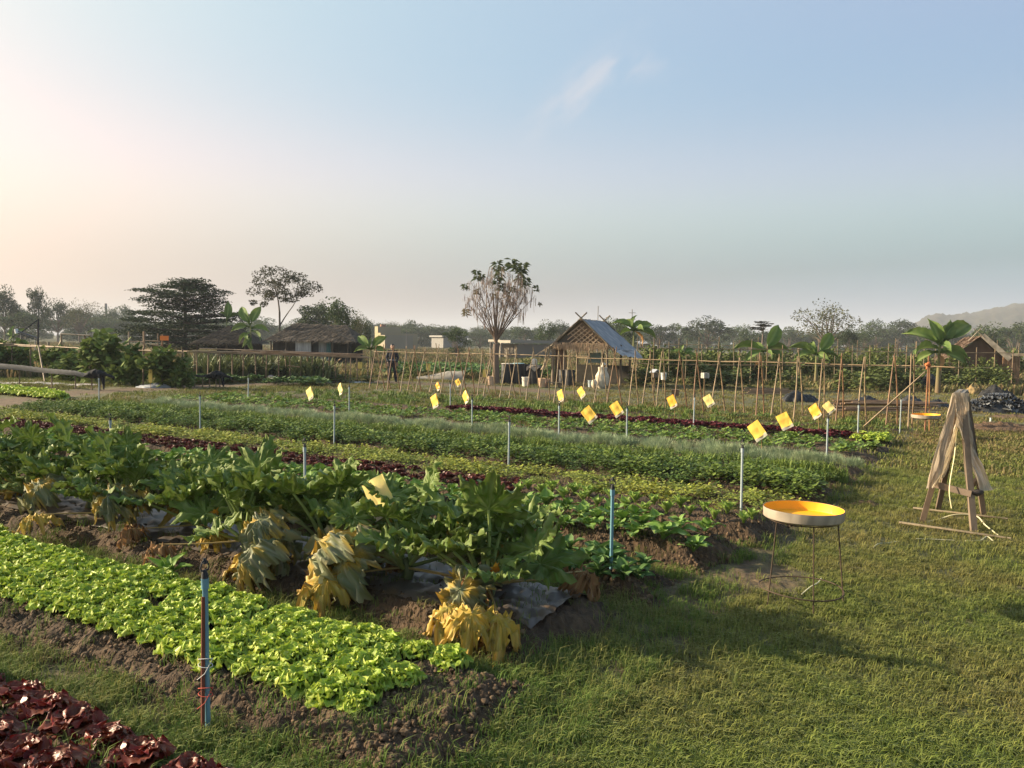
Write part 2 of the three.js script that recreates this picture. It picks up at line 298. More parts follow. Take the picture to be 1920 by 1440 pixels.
  // field weeds far out
  const w0 = tuft(8, 12, 0.5, 0.3, 0.06, [0.1, 0.13, 0.035], [0.24, 0.21, 0.09], 0.5), ws = [];
  for (let k = 0; k < 36000; k++) { const d = 38 + 150 * r() ** 1.6, a = (r() * 2 - 1) * 1.1, x = d * Math.sin(a), z = -d * Math.cos(a), q = fbm(x * 0.06, z * 0.06, 3); if (q < -0.28) continue; ws.push([V(x, 0, z), r() * 6.28, [0.8 + r(), (0.7 + 0.8 * r()) * (1 + q), 0.8 + r()], vary(mixc([1, 1, 1], [1.2, 0.95, 1.3], clamp(0.5 + q)), r, 0.3)]); }
  scatter('field_weeds', w0, M.grass, ws, 'tall yellow green weeds of the open field behind the garden', 'weeds');
}
// ------------------------------------------------------------------ herb rows that read as a mass
function herb(seed, n, rad, h, leaf, c0, c1, kind) {
  const g = new GB(), r = rngOf(seed);
  for (let k = 0; k < n; k++) {
    const a = r() * 6.28, d = Math.sqrt(r()) * rad, y = h * (0.25 + 0.75 * Math.sqrt(r())) * (1 - 0.3 * (d / rad) ** 2), x = Math.cos(a) * d, z = Math.sin(a) * d, c = mixc(c0, c1, r());
    if (kind === 'feather') { const b = a + r() - 0.5, L = leaf * (1.5 + 1.5 * r()), dx = Math.cos(b) * 0.45, dz = Math.sin(b) * 0.45, w = leaf * 0.16, i0 = g.v(x - dz * w, y - L * 0.3, z + dx * w, c), i1 = g.v(x + dz * w, y - L * 0.3, z - dx * w, c), i2 = g.v(x + dx * L * 0.8, y + L * 0.5, z + dz * L * 0.8, c); g.tri(i0, i1, i2); continue; }
    if (kind === 'blade') { const b = r() * 6.28, L = h * (0.6 + 0.6 * r()), dx = Math.cos(b), dz = Math.sin(b), w = leaf * 0.3, le = 0.35 * L, i0 = g.v(x - dz * w, 0, z + dx * w, c), i1 = g.v(x + dz * w, 0, z - dx * w, c), i2 = g.v(x + dx * le * 0.4 + dz * w, L * 0.6, z + dz * le * 0.4 - dx * w, c), i3 = g.v(x + dx * le * 0.4 - dz * w, L * 0.6, z + dz * le * 0.4 + dx * w, c), i4 = g.v(x + dx * le, L * 0.92, z + dz * le, c); g.quad(i0, i1, i2, i3); g.tri(i3, i2, i4); continue; }
    const b = r() * 6.28, tl = (r() - 0.35) * 1.1, s = leaf * (0.6 + 0.8 * r()), ux = Math.cos(b) * Math.cos(tl), uy = Math.sin(tl), uz = Math.sin(b) * Math.cos(tl), sx = -Math.sin(b), sz = Math.cos(b), ro = (r() - 0.5);
    const i0 = g.v(x, y, z, c), i1 = g.v(x + ux * s * 0.55 + sx * s * 0.42, y + uy * s * 0.5 + ro * s * 0.3, z + uz * s * 0.55 + sz * s * 0.42, c), i2 = g.v(x + ux * s, y + uy * s, z + uz * s, c), i3 = g.v(x + ux * s * 0.55 - sx * s * 0.42, y + uy * s * 0.5 - ro * s * 0.3, z + uz * s * 0.55 - sz * s * 0.42, c);
    g.quad(i0, i1, i2, i3);
  }
  return g.build();
}
{
  const r = rngOf(31);
  function row(name, geos, mat, [v0, v1, u0, u1], inset, den, label, tintA, tintB, scale = 1, gap = -9) {
    const lists = geos.map(() => []); const N = Math.round((v1 - v0 - 2 * inset) * (u1 - u0) * den);
    for (let k = 0; k < N; k++) {
      const u = u0 + 0.15 + r() * (u1 - u0 - 0.3), v = v0 + inset + r() * (v1 - v0 - 2 * inset), q = fbm(u * 0.8, v * 1.3, 3); if (q < gap + 0.3 * r()) continue;
      const p = onBed(u, v); p.y -= 0.02; lists[k % geos.length].push([p, r() * 6.28, scale * (0.75 + 0.4 * r() + 0.5 * q), vary(mixc(tintA, tintB, clamp(0.5 + q)), r, 0.16)]);
    }
    geos.forEach((g, i) => scatter(name, g, mat, lists[i], label, 'herbs'));
  }
  const yg = [[0.2, 0.25, 0.035], [0.34, 0.37, 0.065]], dg = [[0.08, 0.14, 0.025], [0.15, 0.225, 0.042]], og = [[0.1, 0.17, 0.032], [0.18, 0.25, 0.055]], bg = [[0.2, 0.27, 0.15], [0.33, 0.4, 0.25]];
  row('yellow_herbs', [herb(41, 46, 0.1, 0.1, 0.032, ...yg), herb(42, 40, 0.11, 0.12, 0.036, ...yg)], M.leaf, beds.yellow, 0.06, 85, 'low band of yellow green herbs behind the red lettuce row', [0.85, 0.95, 1], [1.2, 1.1, 1], 1, -0.5);
  row('parsley_herbs', [herb(43, 60, 0.12, 0.17, 0.036, ...dg), herb(44, 56, 0.12, 0.19, 0.04, ...dg)], M.leaf, beds.parsley, 0.05, 75, 'thick dark green herb band across the middle of the beds', [0.85, 0.9, 0.9], [1.35, 1.2, 1], 1, -0.55);
  row('grassy_herbs', [herb(45, 40, 0.1, 0.16, 0.018, ...og, 'blade'), herb(46, 36, 0.1, 0.14, 0.028, ...og)], M.leaf, beds.onion, 0.04, 85, 'grassy leafed herb band in front of the feathery dill', [0.85, 0.9, 0.9], [1.25, 1.15, 1], 1, -0.6);
  row('dill', [herb(47, 150, 0.13, 0.17, 0.032, ...bg, 'feather'), herb(48, 140, 0.13, 0.16, 0.032, ...bg, 'feather')], M.leaf, beds.dill, 0.16, 75, 'soft blue green feathery dill band', [0.9, 0.95, 1], [1.15, 1.1, 1.05], 1, -0.9);
  const sl = [[0.12, 0.2, 0.04], [0.2, 0.29, 0.07]];
  row('seedlings', [herb(49, 16, 0.07, 0.12, 0.06, ...sl), herb(50, 14, 0.08, 0.1, 0.07, ...sl)], M.leaf, beds.seedling, 0.1, 34, 'leafy seedlings covering the bed below the yellow traps', [0.8, 0.9, 0.9], [1.3, 1.2, 1], 1, -0.5);
  row('trellis_weeds', [herb(51, 26, 0.1, 0.12, 0.05, ...og), herb(52, 22, 0.1, 0.18, 0.03, ...og, 'blade')], M.leaf, [16.5, 20.4, 1.9, 19.5], 0.05, 14, 'weeds and young beans under the crossed bamboo trellis', [0.8, 0.85, 0.9], [1.1, 1.05, 1], 1, -0.2);
}

// loose crumbs of soil on the near beds
{
  const r = rngOf(36), g = new GB(), ico = new THREE.IcosahedronGeometry(1, 1), P = ico.attributes.position;
  for (let k = 0; k < P.count; k++) { const x = P.getX(k), y = P.getY(k), z = P.getZ(k), q = 1 + 0.3 * n3(x * 1.3, y * 1.3, z * 1.3); g.v(x * q, y * q * 0.75, z * q * 0.9, [1, 1, 1]); if (k % 3 === 2) g.tri(k - 2, k - 1, k); }
  const shape = g.build(), sp = [];
  for (const [v0, v1, u0, u1, n] of [[2.2, 2.7, 1.8, 7.5, 2600], [2.3, 3.5, 1.7, 2.45, 1300], [3.6, 4.0, 2.0, 7, 900], [5.7, 6.3, 1.8, 6, 1800], [5.9, 6.9, 1.75, 2.2, 500], [6.6, 8.0, 1.7, 7, 2600], [4.9, 5.7, 1.9, 2.4, 500], [1.6, 2.1, 2.1, 3, 300]])
    for (let k = 0; k < n; k++) { const u = mix(u0, u1, r()), v = mix(v0, v1, r()), h = bedTop(u, v); if (h < 0.012) continue; const p = uv2p(u, v, h - 0.01 + 0.006 * r()), s = 0.004 + 0.015 * r() ** 3; sp.push([p, r() * 6.28, s, vary(mixc(SOIL, SOILDRY, r() * 0.6), r, 0.25), r(), r()]); }
  scatter('soil_crumbs', shape, M.bark, sp, 'loose brown crumbs of soil on the near beds', 'soil');
}

// ------------------------------------------------------------------ leaves and plants
// one leaf blade along +x from its base, width profile w(t), edge frill, arch; colours rib -> blade -> edge
function blade(g, r, o, m) {
  const { L, W, nu = 6, nv = 6, frill = 0, freq = 3, arch = 0.3, cup = 0.15, rib, body, edge = body, stalk = 0, tip = 0.55, blotch, blunt = 0, crinkle = 0 } = o, ph = r() * 9, q = V(0, 0, 0), base = g.count, lean = (r() - 0.5) * 0.3;
  for (let i = 0; i <= nu; i++) for (let j = 0; j <= nv; j++) {
    const t = i / nu, s = j / nv * 2 - 1, as = Math.abs(s), wt = t < stalk ? 0.1 : Math.max(0.1, Math.sin(Math.PI * Math.min(1, ((t - stalk) / (1 - stalk)) ** tip)) ** 0.6), bw = blunt ? mix(wt, t < stalk ? 0.1 : (0.16 + 0.84 * sstep(stalk, 0.62, t)) * (1 - 0.12 * sstep(0.8, 1, t)), blunt) : wt;
    const end = 1 - (0.1 + 0.22 * blunt) * as * as * t * t, fr = frill * as * as * (0.3 + 0.7 * t);
    const wave = Math.sin(freq * 6.28 * t + ph + (s > 0 ? 1.3 : 0) + 2 * s) + 0.6 * Math.sin(freq * 11 * t + 2.1 * ph + s * 5) + (t > 0.75 ? 1.1 * Math.sin(s * freq * 5 + ph) * (t - 0.75) * 4 : 0);
    const x = L * t * end * (1 - 0.15 * arch * t), y = crinkle * L * (n2(t * 5 + ph * 3, s * 3.5 + ph) + 0.6 * n2(t * 11 + ph, s * 8)) * (0.35 + 0.65 * t) + L * (arch * (t - 1.15 * t * t * 1.0)) * 1.4 + cup * W * s * s * 0.5 + fr * wave * L, z = W / 2 * s * bw * (1 + 0.35 * fr * Math.cos(freq * 14 * t + ph)) + lean * L * t * t;
    let c = as < 0.16 ? mixc(rib, body, t * 0.7 + as * 2) : mixc(body, edge, as * as * sstep(0.2, 0.9, t) + sstep(0.8, 1, t) * 0.5);
    if (blotch) c = mixc(c, blotch, clamp(0.6 * n2(x / L * 4 + ph, s * 2 + ph)));
    q.set(x, y, z).applyMatrix4(m); g.v(q.x, q.y, q.z, c.map((e) => e * (0.93 + 0.14 * r())));
  }
  for (let i = 0; i < nu; i++) for (let j = 0; j < nv; j++) { const a = base + i * (nv + 1) + j; g.quad(a, a + nv + 1, a + nv + 2, a + 1); }
}
const around = (yaw, pitch, roll = 0, pos = V(0, 0, 0), s = 1) => M4(pos, [0, yaw, 0], s).multiply(new THREE.Matrix4().makeRotationZ(pitch)).multiply(new THREE.Matrix4().makeRotationX(roll));

// frilly green lettuce heads
function lettuceHead(seed) {
  const g = new GB(), r = rngOf(seed), n = 25;
  for (let k = 0; k < n; k++) {
    const t = k / n, yaw = k * 2.4 + r() * 0.5, pitch = mix(0.12, 1.25, t ** 1.1) + (r() - 0.5) * 0.2, L = mix(0.122, 0.08, t) * (0.88 + 0.25 * r());
    blade(g, r, { L, W: L * mix(0.95, 0.8, t), nu: 8, nv: 10, blunt: 1, crinkle: 0.1, frill: 0.19, freq: 2.4 + r(), arch: 0.2, cup: 0.4, rib: [0.45, 0.52, 0.18], body: vary([0.3, 0.44, 0.045], r, 0.12), edge: vary([0.5, 0.6, 0.085], r, 0.12) }, around(yaw, pitch, 0, V(Math.cos(yaw) * 0.012, 0.012 + 0.02 * t, -Math.sin(yaw) * 0.012)));
  }
  return g.build();
}
const headGeos = [101, 102, 103, 104, 105].map(lettuceHead);
{
  const r = rngOf(61), heads = headGeos, rowName = ['front', 'second', 'middle', 'fourth', 'rear'], seen = [0, 0, 0, 0, 0];
  let k = 0;
  for (let i = 0; i < 40; i++) for (let j = 0; j < 5; j++) {
    const u = 2.42 + i * 0.178 + (j % 2) * 0.085 + (r() - 0.5) * 0.05, v = 2.66 + j * 0.165 + (r() - 0.5) * 0.04;
    if (u > 7.9 || (i === 0 && j > 2 && r() < 0.2) || r() < 0.035) continue;
    const m = single('lettuce', heads[k++ % heads.length], M.lettuce, `bright green frilly lettuce, ${ord(++seen[j])} from the lawn end, ${rowName[j]} row of near bed`, 'lettuce', 'green lettuces in the near bed');
    m.position.copy(onBed(u, v)); m.position.y -= 0.012; m.rotation.y = r() * 6.28; m.scale.setScalar(0.78 + 0.32 * r()); m.rotation.x = (r() - 0.5) * 0.2; m.rotation.z = (r() - 0.5) * 0.2;
  }
  for (let i = 0; i < 26; i++) {                                   // the far strip by the path on the left
    const t = i / 26, p = gp(mix(-40, 118, t), mix(722, 738, t) + (i % 2) * 4, 0.12), m = single('lettuce', heads[i % 5], M.lettuce, `bright green lettuce in the far left strip by the footpath, ${ord(i + 1)} from the left`, 'lettuce', 'green lettuces in the far left strip');
    m.position.set(p.x, 0.0, p.z); m.rotation.y = r() * 6.28; m.scale.setScalar(1.9 + 0.5 * r());
  }
}
// a leafy plant with separate leaves, from shared leaf shapes
function leafShapes(seed, n, o) { const a = []; for (let k = 0; k < n; k++) { const g = new GB(), r = rngOf(seed + k); blade(g, r, typeof o === 'function' ? o(r, k) : o, new THREE.Matrix4()); a.push(g.build()); } return a; }
function rosette(name, label, category, group, shapes, mat, seed, n, lo, hi, s0, s1, lift = 0.01) {
  const r = rngOf(seed), t = thing(name, label, category, null, 0, group);
  for (let k = 0; k < n; k++) {
    const f = k / (n - 1), yaw = k * 2.4 + (r() - 0.5) * 0.8, m = part('leaf', shapes[Math.floor(r() * shapes.length)], mat, t);
    m.quaternion.setFromRotationMatrix(around(yaw, mix(lo, hi, f) + (r() - 0.5) * 0.25, (r() - 0.5) * 0.5)); m.position.set(0, lift, 0); m.scale.setScalar(mix(s0, s1, f) * (0.8 + 0.4 * r()));
  }
  return t;
}
function plantOut(protos, spots, r, s0 = 0.85, s1 = 1.2) {          // the first of each kind stands on the first spots, clones on the rest
  spots.forEach(([u, v, label], i) => { const p = onBed(u, v); p.y -= 0.015; const src = protos[i % protos.length], s = s0 + (s1 - s0) * r(), o = i < protos.length ? src : copy(src); o.position.copy(p); o.rotation.y = r() * 6.28; o.scale.setScalar(s); if (label) o.userData.label = label; });
}
{
  const r = rngOf(71);
  // red lettuce in the corner
  const reds = leafShapes(200, 6, (q) => ({ L: 0.15, W: 0.145, nu: 14, nv: 14, blunt: 1, crinkle: 0.05, frill: 0.14, freq: 2.0 + 0.8 * q(), arch: 0.35, cup: 0.35, rib: [0.2, 0.07, 0.045], body: vary([0.13, 0.026, 0.01], q, 0.35), edge: vary([0.2, 0.016, 0.014], q, 0.35), blotch: [0.17, 0.07, 0.012], tip: 0.7 }));
  const redProto = [301, 302, 303, 304].map((s) => rosette('red_lettuce', 'large glossy dark red lettuce', 'lettuce', 'large red lettuces in the near corner', reds, M.redleaf, s, 19, 0.15, 1.3, 1.05, 0.7));
  const spots = []; for (let i = 0; i < 11; i++) for (let j = 0; j < 4; j++) { const u = 2.36 + i * 0.25 + (j % 2) * 0.13, v = 1.9 - j * 0.27; const p = uv2p(u, v); if (p.z > -2.35 || u > 4.75) continue; spots.push([u + (r() - 0.5) * 0.06, v + (r() - 0.5) * 0.05, `large glossy red lettuce, ${ord(i + 1)} from the lawn end, ${ord(j + 1)} row from the grass path`]); }
  plantOut(redProto, spots, r, 0.85, 1.1);
  // dark leaf plants beside the squash
  const spin = leafShapes(220, 5, (q) => ({ L: 0.2, W: 0.085, nu: 7, nv: 4, frill: 0.025, freq: 1.5, arch: 0.4, cup: 0.5, stalk: 0.35, tip: 0.8, rib: [0.25, 0.36, 0.14], body: vary([0.085, 0.175, 0.04], q, 0.15), edge: vary([0.1, 0.2, 0.05], q, 0.1) }));
  const sp = [311, 312, 313].map((s) => rosette('spinach_plant', 'dark green spoon leafed plant in the bed behind the squash', 'leaf plant', 'dark green leaf plants behind the squash', spin, M.leaf, s, 10, 0.25, 1.15, 1, 0.8));
  const s1 = []; for (let i = 0; i < 28; i++) for (let j = 0; j < 3; j++) s1.push([2.2 + i * 0.21 + (r() - 0.5) * 0.07, 5.14 + j * 0.19 + (r() - 0.5) * 0.06, `dark green spoon leafed plant behind the squash, ${ord(i + 1)} from the lawn, ${['front', 'middle', 'rear'][j]} row`]);
  plantOut(sp, s1, r, 0.8, 1.15);
  // light green chard bed
  const ch = leafShapes(230, 5, (q) => ({ L: 0.21, W: 0.11, nu: 7, nv: 6, frill: 0.05, freq: 1.8, arch: 0.45, cup: 0.3, stalk: 0.3, tip: 0.8, rib: [0.3, 0.4, 0.14], body: vary([0.13, 0.235, 0.04], q, 0.15), edge: vary([0.17, 0.28, 0.05], q, 0.12) }));
  const cp = [321, 322, 323].map((s) => rosette('chard_plant', 'light green broad leafed plant on the raised clod bed', 'leaf plant', 'light green leaf plants on the raised bed', ch, M.leaf, s, 9, 0.3, 1.2, 1, 0.75));
  const s2 = []; for (let i = 0; i < 48; i++) for (let j = 0; j < 3; j++) { if (r() < 0.1) continue; s2.push([2.08 + i * 0.225 + (r() - 0.5) * 0.08, 6.15 + j * 0.23 + (r() - 0.5) * 0.09, `light green leaf plant on the raised clod bed, ${ord(i + 1)} from the lawn, ${['front', 'middle', 'rear'][j]} row`]); }
  plantOut(cp, s2, r, 0.8, 1.2);
  // baby lettuces at the end of the next bed
  const bl = leafShapes(240, 4, (q) => ({ L: 0.15, W: 0.07, nu: 6, nv: 4, frill: 0.04, freq: 2, arch: 0.2, cup: 0.5, stalk: 0.12, tip: 0.85, rib: [0.4, 0.48, 0.2], body: vary([0.24, 0.36, 0.06], q, 0.12), edge: vary([0.3, 0.42, 0.09], q, 0.1) }));
  const bp = [331, 332].map((s) => rosette('baby_lettuce', 'upright pale green baby lettuce on bare brown soil', 'lettuce', 'baby lettuces at the bed end', bl, M.lettuce, s, 10, 0.75, 1.35, 1, 0.8));
  const s3 = []; for (let i = 0; i < 11; i++) for (let j = 0; j < 2; j++) s3.push([1.95 + i * 0.235 + (r() - 0.5) * 0.08, 7.22 + j * 0.26 + (r() - 0.5) * 0.06, `pale green baby lettuce on bare soil, ${ord(i + 1)} from the lawn, ${['front', 'rear'][j]} row`]);
  plantOut(bp, s3, r, 0.75, 1.15);
  // small red lettuces further along the same bed, and the far dark red strip
  function redHead(seed, c0, c1) { const g = new GB(), q = rngOf(seed); for (let k = 0; k < 12; k++) { const t = k / 12, L = mix(0.13, 0.09, t); blade(g, q, { L, W: L * 0.95, nu: 4, nv: 4, frill: 0.1, freq: 2, arch: 0.3, cup: 0.4, rib: c0, body: vary(c0, q, 0.2), edge: vary(c1, q, 0.2) }, around(k * 2.4 + q(), mix(0.2, 1.25, t))); } return g.build(); }
  const rg = [1, 2, 3].map((s) => redHead(340 + s, [0.1, 0.045, 0.032], [0.14, 0.036, 0.034])), dr = [1, 2, 3].map((s) => redHead(350 + s, [0.09, 0.026, 0.03], [0.12, 0.016, 0.028]));
  let n = 0;
  for (let i = 0; i < 72; i++) for (let j = 0; j < 3; j++) {
    const u = 4.45 + i * 0.185 + (r() - 0.5) * 0.07, v = 7.26 + j * 0.2 + (r() - 0.5) * 0.06; if (r() < 0.06) continue;
    const m = single('small_red_lettuce', rg[n++ % 3], M.redleaf, `small wine red lettuce mid garden, ${ord(i + 1)} from the right, ${['front', 'middle', 'rear'][j]} line of the red band`, 'lettuce', 'small red lettuces in the long row'); m.position.copy(onBed(u, v)); m.position.y -= 0.01; m.rotation.y = r() * 6.28; m.scale.setScalar(0.65 + 0.35 * r());
  }
  for (let i = 0; i < 40; i++) for (let j = 0; j < 3; j++) {
    const u = 2.25 + i * 0.235 + (r() - 0.5) * 0.08, v = 15.85 + j * 0.22 + (r() - 0.5) * 0.08; if (r() < 0.05) continue;
    const m = single('dark_red_lettuce', dr[n++ % 3], M.redleaf, `dark purple lettuce of the strip before the trellis, ${ord(i + 1)} from the right, ${['front', 'middle', 'rear'][j]} line`, 'lettuce', 'dark red lettuces before the trellis'); m.position.copy(onBed(u, v)); m.rotation.y = r() * 6.28; m.scale.setScalar(1.1 + 0.5 * r());
  }
  for (let i = 0; i < 9; i++) { const m = single('lettuce', headGeos[i % 5], M.lettuce, `pale green lettuce ending the dark red strip, ${['right', 'middle', 'left'][i % 3]} one of the ${['front', 'middle', 'rear'][Math.floor(i / 3)]} three`, 'lettuce', 'green lettuces at the end of the dark red strip'); m.position.copy(onBed(1.85 + (i % 3) * 0.2, 15.8 + Math.floor(i / 3) * 0.26)); m.position.y = 0.07; m.rotation.y = i; m.scale.setScalar(1.25); }
  // the lone broad leafed plant in the lettuce bed
  const lone = leafShapes(260, 3, (q) => ({ L: 0.24, W: 0.1, nu: 7, nv: 6, frill: 0.04, freq: 1.6, arch: 0.3, cup: 0.4, stalk: 0.1, tip: 0.75, rib: [0.32, 0.4, 0.14], body: vary([0.14, 0.27, 0.04], q, 0.1), edge: [0.2, 0.32, 0.06] }));
  const lp = rosette('romaine_plant', 'lone taller plant with long smooth leaves among the green lettuces', 'leaf plant', null, lone, M.leaf, 361, 8, 0.45, 1.2, 1, 0.75); lp.position.copy(gp(312, 1085, 0.07)); lp.position.y = 0.06;
}

// ------------------------------------------------------------------ big squash plants
const SQ = { fresh: [[0.11, 0.175, 0.027], [0.24, 0.3, 0.1], [0.16, 0.22, 0.04]], old: [[0.15, 0.17, 0.075], [0.33, 0.34, 0.24], [0.24, 0.21, 0.07]], yellow: [[0.5, 0.33, 0.04], [0.55, 0.42, 0.13], [0.42, 0.22, 0.06]], brown: [[0.26, 0.14, 0.055], [0.38, 0.24, 0.11], [0.14, 0.07, 0.03]] };
function squashLeaf(seed, state) {
  const g = new GB(), r = rngOf(seed), NR = 8, NA = 132, [cb, cv, ce] = SQ[state], lobes = [0, 0.95, -0.95, 1.9, -1.9, 2.7, -2.7], ph = r() * 50;
  const cup = { fresh: 0.4, old: -0.1, yellow: -0.12, brown: -0.3 }[state], crump = { fresh: 0.035, old: 0.07, yellow: 0.06, brown: 0.075 }[state], shrink = state === 'brown' ? 0.75 : 1;
  g.grid(NA, NR, (i, j) => {
    const th = (i / NA * 2 - 1) * 2.95, rho = j / NR; let lobe = 0, near = 9;
    for (let k = 0; k < lobes.length; k++) { const d = Math.abs(th - lobes[k] * 0.98); lobe = Math.max(lobe, Math.exp(-((d / 0.34) ** 2)) * (1 - 0.1 * Math.abs(lobes[k]))); near = Math.min(near, d); }
    const saw = ([0, 0.4, 0.8, 1, 0.5, 0.1][i % 6] - 0.4) * (0.7 + 0.6 * n2(th * 4, ph + 9)), R = (0.118 + 0.1 * lobe) * shrink * (1 + 0.12 * n2(th * 1.5, ph + 4));
    const rad = R * rho + 0.05 * shrink * saw * rho ** 4, side = Math.cos(th), vein = Math.exp(-((near / 0.085) ** 2)), between = 1 - Math.exp(-((near / 0.2) ** 2));
    const fold = (state === 'fresh' ? -0.14 : 0.05) * rad * between + crump * rho * (n3(rad * 16 * Math.cos(th), rad * 16 * Math.sin(th), ph) + 0.5 * n3(rad * 40 * Math.cos(th), rad * 40 * Math.sin(th), ph));
    let y = cup * rad + fold + (state === 'fresh' ? -1.1 * rad * rad * (side > 0 ? 1 : 0.2) : -2.6 * rad * rad);
    let x = rad * Math.cos(th), z = rad * Math.sin(th) * (state === 'fresh' ? 0.92 : state === 'brown' ? 0.7 : 0.85);
    const silver = clamp(vein * (rho > 0.05 ? 0.55 : 0.2) + 0.55 * sstep(0.15, 0.6, n2(x * 26 + ph, z * 26)) * (1 - rho * 0.5));
    let c = mixc(cb, cv, silver); c = mixc(c, ce, sstep(0.75, 1, rho) * clamp(0.3 + 0.6 * n2(th * 3, ph)));
    if (state === 'old') c = mixc(c, SQ.yellow[0], clamp(0.75 * sstep(0.1, 0.6, n2(x * 7 + ph, z * 7 + 5))));
    if (state === 'yellow') c = mixc(c, mixc(SQ.fresh[0], SQ.brown[0], r() * 0.3), clamp(0.6 * n2(x * 8 + ph, z * 8)));
    return [x, y, z, c.map((e) => e * (0.92 + 0.16 * r()))];
  });
  return g.build();
}
{
  const r = rngOf(81), shapes = {}; let sd = 400;
  for (const [st, n] of [['fresh', 6], ['old', 4], ['yellow', 3], ['brown', 4]]) shapes[st] = Array.from({ length: n }, () => squashLeaf(sd++, st));
  const say = ['squash plant nearest the lawn with dead orange leaves at its foot', 'squash plant with large drooping pale yellowed leaves facing the lettuce', 'tall squash plant in front of the pale yellow trap card', 'squash plant with a mottled leaf drooping over an orange one', 'squash plant behind the near blue riser pipe', 'squash plant with curling bare stalks over the mulch film', 'tall squash plant third from the left edge', 'squash plant with one bright yellow leaf hanging to the ground', 'squash plant second from the left edge', 'squash plant with grey mottled leaves at the left edge', 'squash plant furthest along the bed at the far left'];
  const spots = [[2.75, 4.2], [3.42, 4.22], [4.2, 4.3], [4.85, 4.1], [5.6, 4.25], [6.45, 4.15], [7.25, 4.28], [8.1, 4.15], [8.95, 4.25], [9.8, 4.2], [10.7, 4.25]];
  const stemMat = std({ roughness: 0.55 });
  spots.forEach(([u, v], n) => {
    const p = onBed(u, v), t = thing('squash_plant', say[n], 'squash plant', p, 0, 'squash plants'); t.scale.setScalar(1.12 + 0.12 * r()); const nF = n === 1 ? 10 : 14 + Math.floor(r() * 5), nO = n === 1 ? 5 : n === 2 ? 3 : 1 + Math.floor(r() * 2), nY = n === 0 ? 3 : 1, nB = n < 3 ? 2 : 1;
    const list = [...Array(nF).fill('fresh'), ...Array(nO).fill('old'), ...Array(nY).fill('yellow'), ...Array(nB).fill('brown')];
    const crown = new GB(); crown.tube([V(0, -0.03, 0), V(0.03, 0.05, 0.01), V(0.0, 0.12, 0)], [0.035, 0.032, 0.02], 8, [0.1, 0.13, 0.05]); part('crown_stem', crown.build(), stemMat, t);
    list.forEach((st, k) => {
      const yaw = st === 'fresh' ? k * 2.4 + (r() - 0.5) * 0.7 : st === 'old' ? 4.71 + (r() - 0.5) * 4.4 : (n === 0 ? 5.15 : 4.71) + (r() - 0.5) * 2.8, f = k / nF;
      let reach, top, s = 1;
      if (st === 'fresh') { reach = mix(0.36, 0.07, f) * (0.8 + 0.4 * r()); top = mix(0.22, 0.46, f) * (0.7 + 0.6 * r()); s = mix(0.8, 1.15, r()) * (f > 0.85 ? 0.75 : 1); }
      else if (st === 'old') { reach = 0.36 + 0.16 * r(); top = 0.14 + 0.17 * r(); s = n === 1 ? 1.2 : 0.9 + 0.3 * r(); }
      else { reach = 0.42 + 0.17 * r(); top = 0.06 + 0.06 * r(); s = st === 'yellow' ? 0.6 + 0.3 * r() : 0.55 + 0.35 * r(); }
      const dx = Math.cos(yaw), dz = -Math.sin(yaw), e = V(dx * reach, top, dz * reach), mid = V(dx * reach * 0.42, top * (st === 'fresh' ? 0.6 : 0.9) + (st === 'old' ? 0.06 : 0), dz * reach * 0.42), side = (r() - 0.5) * 0.06; mid.x += -dz * side; mid.z += dx * side;
      const g = new GB(), pts = []; for (let i = 0; i <= 5; i++) { const a = i / 5; pts.push(V(0, 0, 0).addScaledVector(V(dx * 0.02, 0.07, dz * 0.02), (1 - a) ** 2).addScaledVector(mid, 2 * a * (1 - a)).addScaledVector(e, a * a)); }
      const sc = st === 'fresh' ? vary([0.25, 0.33, 0.1], r, 0.15) : st === 'old' ? vary([0.26, 0.29, 0.11], r, 0.15) : vary([0.36, 0.27, 0.1], r, 0.2);
      const thin = st === 'fresh' ? 1 : st === 'old' ? 0.75 : 0.5; g.tube(pts, [0.013, 0.012, 0.011, 0.0095, 0.008, 0.007].map((e) => e * thin), 6, sc, false); part('leaf_stalk', g.build(), stemMat, t);
      const m = part('leaf', shapes[st][Math.floor(r() * shapes[st].length)], st === 'brown' ? M.dry : M.squash, t, st === 'yellow' ? 'yellowed drooping leaf' : st === 'brown' ? 'dead shrivelled brown leaf' : undefined);
      const pitch = st === 'fresh' ? mix(0.05, 0.9, f) + (r() - 0.5) * 0.7 : st === 'old' ? -0.5 - 0.5 * r() : -0.12 - 0.25 * r();
      m.position.copy(e); m.quaternion.setFromRotationMatrix(around(yaw, pitch, (r() - 0.5) * (st === 'fresh' ? 1.1 : 0.6))); m.scale.setScalar(s);
    });
    if (n % 3 !== 2) for (let k = 0; k < 2; k++) { const f = new GB(), a = r() * 6.28; for (let q = 0; q < 5; q++) blade(f, r, { L: 0.07, W: 0.04, nu: 4, nv: 2, arch: 0.2, rib: [0.7, 0.3, 0.02], body: [0.75, 0.36, 0.03] }, around(q * 1.256, 1.0)); const m = part('flower', f.build(), M.leaf, t, 'orange squash blossom'); m.position.set(Math.cos(a) * 0.2, 0.12 + 0.1 * r(), Math.sin(a) * 0.2); m.rotation.z = 0.5; }
  });
  // silver mulch film over the squash bed
  const g = new GB(), U0 = 2.26, U1 = 12.5, NU = 260, NV = 26;
